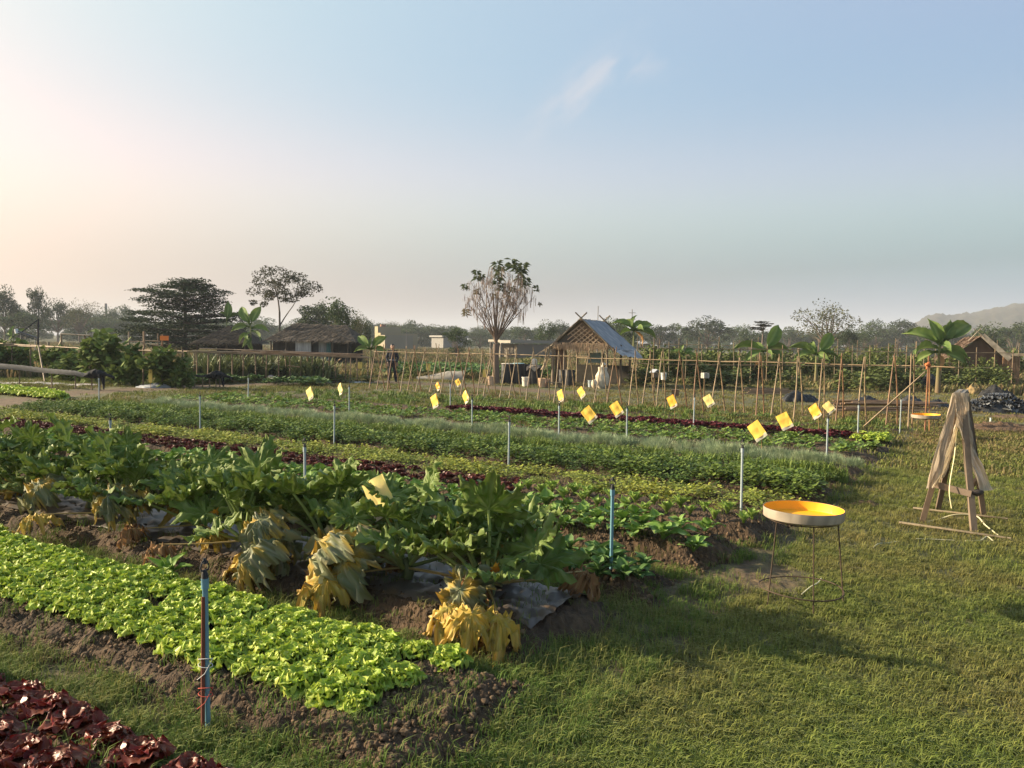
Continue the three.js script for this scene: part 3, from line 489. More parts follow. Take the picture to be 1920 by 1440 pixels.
  g.grid(NU, NV, (i, j) => { const u = mix(U0, U1, (i / NU) ** 1.3), v = mix(3.93, 4.8, j / NV) + 0.03 * n2(u * 2.3, j), p = uv2p(u, v), k = Math.min(1, Math.min(j, NV - j) / 2); return [p.x, bedTop(u, v) * 1.0 + 0.012 + k * (0.016 * n2(u * 5, v * 7) + 0.01 * n2(u * 17, v * 15)) + (k < 1 ? -0.02 * (1 - k) : 0), p.z, mixc([0.07, 0.075, 0.085], [0.1, 0.066, 0.038], clamp(0.5 + 0.9 * sstep(0, 0.7, n2(u * 3, v * 4)))), u, v]; });
  single('mulch_film', g.build(), std({ roughness: 0.5 }), 'dusty silver grey plastic mulch film under the squash plants', 'mulch film');
}

// ------------------------------------------------------------------ irrigation risers
{
  const r = rngOf(91), blue = [0.1, 0.27, 0.34], pale = [0.3, 0.42, 0.46];
  const spec = [[393, 1040, 'blue riser pipe tied to a rusty rod in the near grass'], [1150, 897, 'blue riser pipe standing between the two leaf plant beds'], [1394, 826, 'blue riser pipe at the lawn end of the dark herb band'], [955, 780, 'blue riser pipe in the middle of the green herb bands'], [573, 823, 'blue riser pipe rising behind the squash near the red row'], [627, 752, 'pale riser pipe in the herbs left of the garden centre'], [375, 735, 'pale riser pipe in the herbs near the footpath bend'], [185, 703, 'pale riser pipe furthest left beside the vine hedge'], [465, 703, 'pale riser pipe in front of the tall crop row'], [1177, 757, 'pale riser pipe in the seedling bed right of centre'], [1553, 775, 'pale riser pipe with a yellow card on its head'], [208, 776, 'riser pipe with a dark head just above the squash leaves'], [655, 719, 'far riser pipe right of two yellow cards'], [845, 714, 'far riser pipe between the bean poles and footpath'], [886, 741, 'riser pipe right of the paired yellow cards'], [1049, 752, 'riser pipe under a yellow card left of the hut view'], [1302, 738, 'riser pipe between two bean poles before the banana'], [1690, 742, 'short pale riser pipe behind the trellis end'], [1611, 752, 'pale riser pipe by the trellis brace foot']];
  const pipeG = new GB(); pipeG.tube([V(0, -0.1, 0), V(0, 0.25, 0), V(0, 0.66, 0)], 0.0125, 10, [1, 1, 1]);
  const ringsG = new GB(); ringsG.tube([V(0, 0.655, 0), V(0, 0.7, 0)], 0.017, 10, [1, 1, 1]);
  const noz = new GB(), dk = [0.02, 0.022, 0.025];
  noz.tube([V(0, 0.698, 0), V(0, 0.72, 0), V(0, 0.735, 0)], [0.016, 0.014, 0.008], 8, dk).tube([V(-0.017, 0.735, 0), V(-0.022, 0.752, 0), V(-0.012, 0.775, 0), V(0, 0.78, 0)], 0.0035, 5, dk).tube([V(0.017, 0.735, 0), V(0.022, 0.752, 0), V(0.012, 0.775, 0), V(0, 0.78, 0)], 0.0035, 5, dk).tube([V(-0.02, 0.735, 0), V(0.02, 0.735, 0)], 0.0045, 5, dk).tube([V(0, 0.765, 0), V(0, 0.79, 0)], [0.011, 0.006], 6, dk);
  const pg = pipeG.build(), rg = ringsG.build(), ng = noz.build();
  const mats = [[0.12, 0.26, 0.32], [0.33, 0.39, 0.41]].map((c) => new THREE.MeshStandardMaterial({ color: new THREE.Color().setRGB(...c), roughness: 0.45, vertexColors: true }));
  spec.forEach(([px, py, label], i) => {
    const p = i ? gp(px, py, 0.78) : gp(390, 1374); p.y = 0; const t = thing('sprinkler_riser', label, 'riser pipe', p, r() * 6.28, 'sprinkler riser pipes'), m = mats[i < 2 ? 0 : 1];
    part('pipe', pg, m, t); part('collar', rg, m, t); part('sprinkler_head', ng, M.plain, t); t.rotation.z = (r() - 0.5) * 0.03; t.rotation.x = (r() - 0.5) * 0.03;
    
  });
  // rusty rod and ties beside the near pipe
  const p = gp(380.5, 1379, 0), g = new GB(); g.tube([V(0, -0.08, 0), V(0.001, 0.3, 0), V(0.004, 0.62, 0)], 0.009, 7, (t) => vary([0.15, 0.05, 0.03], r, 0.3)); const rod = thing('rusty_rod', 'rusty reinforcing rod pushed into the grass beside the near pipe', 'rod', p); part('shaft', g.build(), M.rust, rod);
  for (const [y, c, n] of [[0.33, [0.55, 0.55, 0.52], 'white_string'], [0.2, [0.5, 0.08, 0.05], 'red_string']]) { const s = new GB(), pts = []; for (let k = 0; k <= 20; k++) { const a = k / 20 * 6.28 * 2; pts.push(V(0.012 + 0.032 * Math.cos(a), y + 0.02 * Math.sin(a * 0.5 + 1), 0.016 * Math.sin(a))); } pts.push(V(0.02, y - 0.04, 0.03), V(-0.015, y - 0.07, 0.025)); s.tube(pts, 0.0018, 4, c); part(n, s.build(), M.plain, rod); }
}
// ------------------------------------------------------------------ yellow sticky cards on sticks
{
  const r = rngOf(95), A = 'yellow sticky card ';
  const spec = [[1418, 806, 1.0, 'yellow sticky card nearest the lawn, lowest and largest of all'], [1470, 788, 1, 'bright yellow sticky card just above and right of the largest card'], [1527, 770, 1, 'orange yellow sticky card third from the trellis end'], [1553, 763, 0.85, 'pale yellow sticky card on top of a riser pipe'], [1103, 776, 1, 'yellow sticky card lower of the pair right of the bed centre'], [1155, 766, 1, 'yellow sticky card upper of the pair right of the bed centre'], [1259, 752, 1, 'dull orange sticky card between bean poles under the bird box'], [1328, 750, 0.95, 'pale lemon sticky card between bean poles before the dark bushes'], [814, 751, 1, 'yellow sticky card lower left of the group of four'], [872, 744, 1, 'yellow sticky card lower right of the group of four'], [820, 724, 0.8, 'small orange sticky card upper left of the group of four'], [858, 717, 0.8, 'small yellow sticky card upper right of the group of four'], [1050, 741, 1, 'yellow sticky card in front of the dark barrels and hut'], [1089, 735, 1, 'yellow sticky card in front of the hut doorway'], [580, 737, 1, 'pale yellow sticky card leftmost in the seedling bed'], [637, 729, 1, 'pale yellow sticky card second from left in the seedling bed'], [707, 930, 0.9, 'pale yellow sticky card standing among the squash leaves']];
  const S = 0.1;
  spec.forEach(([px, py, k, label], i) => {
    const inSquash = i === 16, p = inSquash ? at(px, py - 2, 5.4) : gp(px, py, 0.42), t = thing('sticky_card', label, 'sticky card', V(p.x, 0, p.z), 0, 'yellow sticky trap cards'), y = p.y;
    const face = inSquash ? -0.5 : (r() - 0.5) * 0.5 - 0.75, roll = 0.6 + (r() - 0.5) * 0.35, warm = [2, 6, 10].includes(i) ? [0.86, 0.46, 0.05] : [3, 7, 14, 15, 16].includes(i) ? [0.86, 0.74, 0.3] : [0.88, 0.62, 0.12];
    const card = new GB(), m = new THREE.Matrix4().makeTranslation(0, y, 0).multiply(new THREE.Matrix4().makeRotationY(face)).multiply(new THREE.Matrix4().makeRotationZ(roll)), q = V(0, 0, 0), W = S * 1.1 * k, H = S * 1.25 * k;
    const put = (x, yy, z, c) => { q.set(x, yy, z).applyMatrix4(m); return [q.x, q.y, q.z, c]; };
    card.grid(6, 6, (a, b) => { const x = (a / 3 - 1) * W, yy = (b / 3 - 1) * H; return put(x, yy, 0.01 * Math.sin(a * 1.1 + i) + 0.006 * Math.cos(b * 1.7) - 0.018 * Math.abs(x / W) + 0.006, warm.map((e) => e * (0.94 + 0.12 * r()))); });
    const cm = part('card', card.build(), M.sheet, t);
    const back = new GB(); back.grid(6, 6, (a, b) => { const x = (a / 3 - 1) * W, yy = (b / 3 - 1) * H; return put(x, yy, -0.014 - 0.01 * Math.sin(a + i), warm.map((e) => e * 0.95)); }); part('rear_card', back.build(), M.sheet, t);
    const strip = new GB(); strip.grid(6, 2, (a, b) => { const x = (a / 3 - 1) * (W + 0.004), yy = -H - 0.045 + b * 0.03; return put(x, yy, 0.012 * Math.sin(a * 1.3), [0.72, 0.7, 0.6]); }); part('clear_sleeve', strip.build(), M.film, t);
    const st = new GB(), lowx = i === 3 ? 0 : -0.16 * k * Math.cos(face), top = V(...put(0.02, H * 0.5, -0.045, warm).slice(0, 3)), mid = V(...put(0, -H, -0.045, warm).slice(0, 3)), foot_ = V(mid.x * 1.6 + lowx * 0.4, -0.05, mid.z * 1.2); st.tube([foot_, mid, top], 0.007, 5, [0.34, 0.23, 0.11]); part('stick', st.build(), M.wood, t);
  });
  // small far cards hung over the back beds
  for (const [px, py, d, label] of [[517, 697, 34, 'small faded yellow card before the tall crop row'], [416, 693, 34, 'small faded yellow card above the black net hump'], [617, 683, 37, 'tiny pale yellow card under the bamboo rack'], [803, 688, 36, 'tiny pale yellow card left of the trellis hoop'], [675, 685, 37, 'tiny pale yellow card at the right of the bamboo rack'], [282, 705, 27, 'long yellow strip hanging in the vine hedge'], [910, 700, 31, 'orange yellow card leaning on the pole bundle']]) {
    const p = at(px, py, d), t = thing('small_card', label, 'sticky card', V(p.x, 0, p.z), 0.3 * (r() - 0.5)), g = new GB(), long = px === 282;
    g.grid(2, 4, (a, b) => [(a - 1) * (long ? 0.06 : 0.1), p.y + (b - 2) * (long ? 0.11 : 0.075), 0.02 * Math.sin(a + b), [0.8, 0.6, 0.16]]); part('card', g.build(), M.sheet, t).rotation.z = 0; const s = new GB(); s.tube([V(0, -0.05, -0.02), V(0, p.y + 0.15, -0.02)], 0.01, 5, [0.3, 0.2, 0.1]); part('stick', s.build(), M.wood, t);
  }
}
// ------------------------------------------------------------------ crossed bamboo pole trellis
{
  const r = rngOf(97), a0 = gp(690, 729), a1 = gp(1700, 806), t = thing('bean_trellis', 'long trellis of crossed bamboo poles with one rail', 'trellis', V(0, 0, 0)), BAM = [0.44, 0.33, 0.2];
  const N = 35, dir = a1.clone().sub(a0).normalize(), back = V(-dir.z, 0, dir.x); if (back.z > 0) back.negate();
  const stick = (b, e, rad, c) => { const g = new GB(), pts = [], bow = (r() - 0.5) * 0.06; for (let k = 0; k <= 5; k++) { const p = b.clone().lerp(e, k / 5); p.addScaledVector(dir, bow * Math.sin(k / 5 * 3.14)); pts.push(p); } g.tube(pts, pts.map((_, k) => rad * (1.1 - 0.4 * k / 5)), 6, (f) => vary(c, r, 0.15)); return part('pole', g.build(), M.bamboo, t); };
  for (let i = 0; i <= N; i++) {
    const f = i / N + (r() - 0.5) * 0.012, w = a0.clone().lerp(a1, f), H = 1.33 + 0.05 * n2(i * 0.3, 1), c = mixc(BAM, [0.3, 0.15, 0.075], r() < 0.25 ? 0.8 : 0.2 * r());
    const cross = w.clone().addScaledVector(back, 0.34).setY(H);
    for (const s of [0, 1]) { const b = w.clone().addScaledVector(back, s * 0.72 + (r() - 0.5) * 0.08).addScaledVector(dir, (r() - 0.5) * 0.14).setY(-0.06), over = cross.clone().addScaledVector(dir, (r() - 0.5) * 0.05 + (s ? 0.02 : -0.02)); const e = over.clone().add(over.clone().sub(b).multiplyScalar(0.12 + 0.12 * r())); stick(b, e, 0.018, c); }
  }
  for (let k = 0; k < 4; k++) {                                     // the rail in four lengths
    const g = new GB(), b = a0.clone().lerp(a1, k / 4 - 0.005), e = a0.clone().lerp(a1, (k + 1) / 4 + (k === 3 ? 0.045 : 0.02)); b.addScaledVector(back, 0.345 + 0.03 * (k % 2)).setY(1.335 + 0.03 * (k % 2)); e.addScaledVector(back, 0.345 + 0.03 * (k % 2)).setY(1.35 + 0.03 * (k % 2));
    const pts = []; for (let q = 0; q <= 8; q++) pts.push(b.clone().lerp(e, q / 8).add(V(0, 0.012 * n2(q, k * 7), 0))); g.tube(pts, 0.016, 6, (f) => vary([0.4, 0.3, 0.18], r, 0.12)); part('rail', g.build(), M.bamboo, t);
  }
  const br = new GB(); br.tube([gp(1613, 803).setY(-0.03), at(1735, 697, 17.0)], [0.021, 0.017], 6, [0.3, 0.22, 0.13]); part('brace', br.build(), M.bamboo, t);
  const ep = at(1739, 690, 17.2), po = new GB(); po.tube([V(ep.x, -0.05, ep.z), V(ep.x + 0.02, 1.62, ep.z)], 0.018, 6, [0.36, 0.17, 0.08]).tube([V(ep.x + 0.05, -0.05, ep.z + 0.1), V(ep.x + 0.03, 1.5, ep.z + 0.02)], 0.014, 6, [0.42, 0.2, 0.07]); part('end_post', po.build(), M.bamboo, t);
  const tp = new GB(); tp.tube([V(ep.x - 0.06, 1.42, ep.z + 0.02), V(ep.x, 1.44, ep.z + 0.03), V(ep.x + 0.06, 1.41, ep.z)], [0.03, 0.045, 0.02], 7, [0.75, 0.2, 0.06]).tube([V(ep.x - 0.02, 1.42, ep.z + 0.03), V(ep.x - 0.05, 1.33, ep.z + 0.04)], [0.02, 0.006], 5, [0.75, 0.22, 0.08]); part('orange_tape', tp.build(), M.plain, t, 'orange plastic tape knotted round the end post');
}
// ------------------------------------------------------------------ yellow pans on wire stands
function panGeo(R, H) {
  const g = new GB(), N = 72, out = [0.36, 0.31, 0.24], inn = [0.85, 0.4, 0.01], rr = rngOf(5);
  const prof = [[0.001, 0.006, inn], [R * 0.5, 0.006, inn], [R - 0.012, 0.006, inn], [R - 0.004, 0.014, inn], [R - 0.0025, H - 0.004, inn], [R - 0.001, H, [0.12, 0.08, 0.05]], [R + 0.003, H, [0.12, 0.08, 0.05]], [R + 0.003, H - 0.004, out], [R + 0.001, 0.01, out], [R - 0.008, 0, [0.2, 0.15, 0.1]], [R * 0.5, -0.002, out], [0.001, -0.002, out]];
  g.grid(prof.length - 1, N, (i, j) => { const a = j / N * 6.2832, [q, y, c] = prof[i], st = i > 6 ? 1 - 0.35 * clamp(0.3 + n2(Math.cos(a) * 3 + y * 30, Math.sin(a) * 3)) : 1 - 0.1 * clamp(n2(q * 30 * Math.cos(a), q * 30 * Math.sin(a))); return [q * Math.cos(a), y, q * Math.sin(a), c.map((e) => e * st)]; });
  return g.build();
}
const panShape = panGeo(0.262, 0.072);
function panStand(px, depth, H, feet, labels, tilt) {
  const c = foot(px, depth), t = thing('wire_stand', labels[0], 'wire stand', c, 0, null), wire = [0.075, 0.05, 0.032], n = 36, r = rngOf(33);
  const ring = (R, y, rad, name, wob) => { const g = new GB(), pts = []; for (let k = 0; k <= n; k++) { const a = k / n * 6.2832; pts.push(V(R * Math.cos(a), y + wob * Math.cos(a * 2 + 1) * 0.5, R * Math.sin(a))); } g.tube(pts, rad, 6, wire, false); part(name, g.build(), M.rust, t); };
  ring(0.225, H - 0.006, 0.004, 'upper_ring', 0); ring(0.277, 0.1, 0.0045, 'lower_ring', 0.012);
  for (const a of feet) { const g = new GB(); g.tube([V(0.27 * Math.cos(a) * 1.05, -0.03, 0.27 * Math.sin(a) * 1.05), V(0.272 * Math.cos(a), 0.1, 0.272 * Math.sin(a)), V(0.225 * Math.cos(a), H - 0.004, 0.225 * Math.sin(a))], 0.0045, 6, wire); part('leg', g.build(), M.rust, t); }
  const pan = single('yellow_pan', panShape, std({ roughness: 0.5 }), labels[1], 'pan'); pan.position.set(c.x, H + 0.006, c.z); pan.rotation.set(tilt[0], 0.4, tilt[1]); return t;
}
panStand(1518, 5.45, 0.578, [2.75, 1.62, 0.2], ['thin rusty wire stand with a low ring on the lawn', 'large round pan with orange yellow inside, on the near wire stand'], [0.0, -0.005]);
panStand(1742, 15.8, 0.4, [2.6, 1.4, 0.2], ['thin stand under the far pan at the trellis end', 'far round yellow pan seen edge on at the trellis end'], [0, 0.03]);

// ------------------------------------------------------------------ wooden tent frame with plastic sheets
{
  const r = rngOf(99), W0 = [0.2, 0.145, 0.1], W1 = [0.26, 0.2, 0.15];
  const FL = gp(1727, 980), FR = gp(1827, 997), BL = gp(1757, 957), BR = gp(1846, 968);
  const fm = FL.clone().add(FR).multiplyScalar(0.5), bm = BL.clone().add(BR).multiplyScalar(0.5), front = fm.clone().lerp(bm, 0.08), rear = fm.clone().lerp(bm, 0.92), t = thing('tent_stand', 'weathered wooden tent frame on the lawn hung with torn plastic sheets', 'wooden frame', fm), L = (p) => p.clone().sub(fm);
  const ridgeF = at(1796, 742, 7.95), ridgeB = at(1806, 733, 8.55); ridgeB.y = ridgeF.y + 0.01;
  const bits = [['leg', FL, ridgeF, 0.034, 0.05, W0], ['leg', FR, ridgeF.clone().add(V(0.03, 0, 0.02)), 0.05, 0.055, W1], ['leg', BL, ridgeB, 0.034, 0.05, W0], ['leg', BR, ridgeB.clone().add(V(0.03, 0, 0)), 0.034, 0.05, W0]];
  for (const [n, b, e, w, h, c] of bits) { const g = new GB(), lo = b.clone(); lo.y = -0.04; g.beam(L(lo), L(e), w, h, vary(c, r, 0.1)); part(n, g.build(), M.wood, t); }
  const rb = new GB(); rb.beam(L(ridgeF.clone().lerp(ridgeB, -0.1)), L(ridgeF.clone().lerp(ridgeB, 1.1)), 0.09, 0.045, [0.3, 0.29, 0.27]); part('ridge_board', rb.build(), M.wood, t, 'grey weathered ridge board'); 
  const cut = (a, e, y) => { const k = y / e.y; return a.clone().lerp(e, k); };
  const cb = new GB(); cb.beam(L(cut(FL, ridgeF, 0.42)).add(V(-0.06, 0, 0.03)), L(cut(FR, ridgeF, 0.36)).add(V(0, 0, 0.03)), 0.03, 0.06, W1); part('cross_bar', cb.build(), M.wood, t);
  const cb2 = new GB(); cb2.beam(L(cut(FR, ridgeF, 0.4)), L(cut(BR, ridgeB, 0.4)), 0.03, 0.05, W0); part('side_rail', cb2.build(), M.wood, t); const cb3 = new GB(); cb3.beam(L(cut(FL, ridgeF, 0.43)), L(cut(BL, ridgeB, 0.43)), 0.03, 0.05, W0); part('side_rail', cb3.build(), M.wood, t);
  const kn = new GB(), kp = L(cut(FR, ridgeF, 0.37)).add(V(0.06, 0, 0.02)); kn.tube([kp.clone().add(V(-0.05, 0, 0)), kp, kp.clone().add(V(0.06, 0.01, 0))], [0.02, 0.036, 0.015], 7, [0.06, 0.045, 0.035]); part('rag_knot', kn.build(), M.cloth, t);
  // sheets: grids between the ridge and a lower edge, creased and stained
  const sheetGrid = (tl, tr, bl, br, sag, seed, col, stain) => { const g = new GB(), nn = 22; g.grid(nn, nn, (i, j) => { const a = i / nn, b = j / nn, p = tl.clone().lerp(tr, a).lerp(bl.clone().lerp(br, a), b), s = Math.sin(b * Math.PI) * sag; const cr = 0.016 * n2(a * 4 + seed, b * 1.5) * (0.2 + b) + 0.007 * n2(a * 13 + seed, b * 3); p.add(V(s + cr, cr * 0.3, -0.3 * s + cr)); return [p.x - fm.x, p.y, p.z - fm.z, mixc(col, stain, clamp(0.3 + 0.75 * n2(a * 5 + seed, b * 2.2) + 0.3 * n2(a * 17, b * 11 + seed))), a, b]; }); return g.build(); };
  const off = 0.012, up = (p, y = 0.03) => p.clone().add(V(0, y, 0));
  const dust = [0.5, 0.41, 0.3], tan = [0.68, 0.58, 0.45];
  part('plastic_sheet', sheetGrid(up(ridgeF.clone().lerp(ridgeB, -0.06)), up(ridgeB), at(1742, 914, 8.05), at(1768, 893, 8.7), -0.03, 3, tan, dust), M.polythene, t, 'dusty brown plastic sheet on the left slope');
  part('plastic_sheet', sheetGrid(at(1786, 737, 7.86), at(1801, 738, 7.84), at(1737, 916, 7.92), at(1760, 908, 7.9), 0.0, 13, tan, dust), M.polythene, t, 'brown sheet wrapped round the left front leg');
  part('plastic_sheet', sheetGrid(at(1797, 770, 7.86), at(1800, 775, 7.9), at(1747, 917, 7.88), at(1768, 893, 8.0), 0.03, 23, [0.78, 0.7, 0.54], [0.5, 0.42, 0.31]), M.polythene, t, 'cream torn edge of the left sheet');
  part('plastic_sheet', sheetGrid(at(1790, 735, 7.84), at(1817, 737, 7.86), at(1796, 800, 7.84), at(1822, 842, 7.9), 0.0, 17, tan, dust), M.polythene, t, 'brown sheet folded over the front of the ridge');
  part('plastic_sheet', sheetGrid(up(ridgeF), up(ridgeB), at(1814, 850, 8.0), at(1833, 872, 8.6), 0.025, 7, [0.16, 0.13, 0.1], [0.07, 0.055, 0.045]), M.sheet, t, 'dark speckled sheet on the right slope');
  part('plastic_sheet', sheetGrid(at(1794, 783, 7.83), at(1806, 800, 7.9), at(1838, 921, 7.8), at(1863, 919, 8.45), 0.0, 9, [0.66, 0.58, 0.45], [0.42, 0.34, 0.24]), M.polythene, t, 'cream flap blown out on the right');
  // rope hanging from the frame, loose rope and poles on the grass
  const rope = (name, pts, rad, c, label) => { const crv = new THREE.CatmullRomCurve3(pts), g = new GB(); g.tube(crv.getPoints(40), rad, 5, c); return single(name, g.build(), M.plain, label, 'rope'); };
  const RC = [0.72, 0.66, 0.4];
  rope('hanging_rope', [at(1796, 768, 7.95), at(1790, 850, 7.85), at(1781, 905, 7.82), at(1780, 925, 7.8), at(1784, 953, 7.8)], 0.005, RC, 'pale rope hanging down inside the wooden tent frame');
  const g3 = (x, y, h = 0.012) => gp(x, y, h);
  rope('loose_rope', [g3(1740, 978), g3(1762, 973), g3(1790, 965, 0.05), g3(1826, 966, 0.05), g3(1848, 985, 0.03), g3(1872, 1004)], 0.007, RC, 'pale rope lying in a curve on the lawn under the tent frame');
  rope('rope_end', [g3(1810, 1014), g3(1838, 1013), g3(1851, 1006, 0.03), g3(1862, 1014)], 0.005, [0.6, 0.56, 0.36], 'short curled rope end on the lawn before the tent frame');
  rope('thin_string', [g3(1718, 1010), g3(1750, 1011), g3(1790, 1013)], 0.004, [0.5, 0.47, 0.33], 'thin straight string on the lawn before the tent frame');
  rope('twig', [g3(1638, 1026), g3(1646, 1020, 0.03), g3(1664, 1018), g3(1682, 1015, 0.02)], 0.005, [0.42, 0.4, 0.24], 'bent pale twig on the lawn between pan and tent frame');
  rope('dry_straw', [g3(1503, 1114), g3(1520, 1100, 0.05), g3(1534, 1092, 0.07), g3(1540, 1084, 0.09)], 0.0035, [0.6, 0.58, 0.4], 'pale straw stem under the near wire stand');
  for (const [a, b, label] of [[[1686, 980], [1896, 1010], 'long pale bamboo pole lying across the lawn at the tent frame feet'], [[1712, 953], [1890, 973], 'second bamboo pole lying behind the tent frame feet']]) { const g = new GB(); g.tube([g3(...a, 0.02), g3((a[0] + b[0]) / 2, (a[1] + b[1]) / 2, 0.025), g3(...b, 0.02)], [0.016, 0.014, 0.011], 7, (f) => vary([0.36, 0.29, 0.19], r, 0.15)); single('fallen_pole', g.build(), M.bamboo, label, 'pole'); }
}
// little white pipe stub and mole hills on the lawn
{
  const p = gp(1857, 795), g = new GB(); g.tube([V(0, -0.05, 0), V(0, 0.15, 0)], 0.02, 10, [0.6, 0.68, 0.7]); const o = single('pipe_stub', g.build(), M.pvc, 'short white pipe stub sticking out of the right lawn', 'pipe'); o.position.copy(p);
  for (const [px, py, R, H, label] of [[1880, 806, 0.75, 0.16, 'low brown mound of weeds on the right lawn'], [1905, 782, 0.6, 0.07, 'thin patch of reddish soil at the right edge of the lawn'], [1625, 945, 0.16, 0.05, 'small lump of soil at the bed ends']]) { const m = new GB(), q = gp(px, py), rr = rngOf(px); m.grid(10, 24, (i, j) => { const a = j / 24 * 6.2832, f = i / 10, d = R * f * (1 + 0.2 * n2(Math.cos(a) * 2 + px, Math.sin(a) * 2)); return [d * Math.cos(a) * 1.3, H * (1 - f * f) * (1 + 0.5 * n2(d * 9 * Math.cos(a), d * 9 * Math.sin(a))) - 0.02, d * Math.sin(a), vary([0.17, 0.105, 0.06], rr, 0.2), d * Math.cos(a), d * Math.sin(a)]; }); const o2 = single('soil_mound', m.build(), M.soil, label, 'soil mound'); o2.position.copy(q); }
}

// ------------------------------------------------------------------ foliage
function leafQuad(g, r, x, y, z, s, c, flat = 0) {
  const yaw = r() * 6.28, tl = (r() - 0.5) * 2.4 * (1 - flat), ca = Math.cos(yaw), sa = Math.sin(yaw), ct = Math.cos(tl), st = Math.sin(tl), ro = (r() - 0.5) * 2 * (1 - flat), L = s * (0.8 + 0.5 * r()), W = s * (0.32 + 0.3 * r()), sx = -sa * W, sz = ca * W, sy = Math.sin(ro) * W;
  const i0 = g.v(x, y, z, c), i1 = g.v(x + ca * ct * L * 0.5 + sx, y + st * L * 0.5 + sy, z + sa * ct * L * 0.5 + sz, c), i2 = g.v(x + ca * ct * L, y + st * L, z + sa * ct * L, c), i3 = g.v(x + ca * ct * L * 0.5 - sx, y + st * L * 0.5 - sy, z + sa * ct * L * 0.5 - sz, c); g.quad(i0, i1, i2, i3);
}
function clump(g, r, [cx, cy, cz], [rx, ry, rz], n, s, c0, c1, flat = 0) {
  for (let k = 0; k < n; k++) {
    const u = r() * 2 - 1, a = r() * 6.28, q = Math.sqrt(1 - u * u), d = 0.45 + 0.6 * Math.sqrt(r()), x = q * Math.cos(a) * d, y = u * d, z = q * Math.sin(a) * d;
    if (n3(cx * 3 + x * 2.2, cy * 3 + y * 2.2, cz * 3 + z * 2.2) < -0.35) continue;
    leafQuad(g, r, cx + x * rx, cy + y * ry, cz + z * rz, s, mixc(c0, c1, r()), flat);
  }
}
function limb(g, r, a, b, r0, r1, col, bend = 0.12, n = 5) { const d = b.clone().sub(a), L = d.length(), o = V(r() - 0.5, (r() - 0.3) * 0.6, r() - 0.5).multiplyScalar(L * bend), pts = []; for (let k = 0; k <= n; k++) { const t = k / n; pts.push(a.clone().lerp(b, t).addScaledVector(o, Math.sin(t * Math.PI))); } g.tube(pts, pts.map((_, k) => mix(r0, r1, k / n)), 6, col, false); return pts; }
const DARK = [[0.03, 0.05, 0.022], [0.06, 0.085, 0.035]], MID = [[0.045, 0.075, 0.025], [0.09, 0.125, 0.045]], OLIVE = [[0.07, 0.08, 0.035], [0.13, 0.13, 0.06]], BARK = [0.13, 0.1, 0.075];
function unitTree(seed, [c0, c1], o = {}) {                         // a broad tree one metre tall, to be scaled
  const { blobs = 15, per = 230, leaf = 0.036, low = 0.3, wide = 0.36, fill = 1, trunk = 0.03 } = o, r = rngOf(seed), cr = new GB(), tr = new GB(), fork = V(0.02, low * 0.75, 0);
  limb(tr, r, V(0, -0.03, 0), fork, trunk, trunk * 0.7, BARK, 0.05);
  for (let k = 0; k < blobs; k++) {
    const a = k * 2.4 + r(), h = low + 0.1 + (1 - low - 0.24) * r(), q = Math.sqrt(Math.max(0.05, 1 - ((h - 0.6) / 0.48) ** 2)), d = wide * q * (k < 3 ? 0.2 : 0.45 + 0.5 * r()), s = (0.1 + 0.1 * r()) * (k < 3 ? 1.35 : 1), c = [Math.cos(a) * d, k < 3 ? 0.62 + 0.12 * k : h, Math.sin(a) * d];
    clump(cr, r, c, [s * 1.15, s * 0.8, s * 1.15], per * fill, leaf, c0, c1, 0.2); limb(tr, r, fork, V(...c), trunk * 0.45, trunk * 0.1, BARK, 0.15);
  }
  return { crown: cr.build(), trunk: tr.build() };
}
function plantTree(proto, px, top, widthPx, depth, label, group, wide = 0.36) {
  const p = foot(px, depth), H = hgt(px, top, depth), w = widthPx / FOCAL * depth / (2 * (wide + 0.1)), t = thing('tree', label, 'tree', p, (px * 1.7) % 6.28, group);
  part('trunk', proto.trunk, M.bark, t); part('crown', proto.crown, M.crown, t); t.scale.set(w, H, w); return t;
}
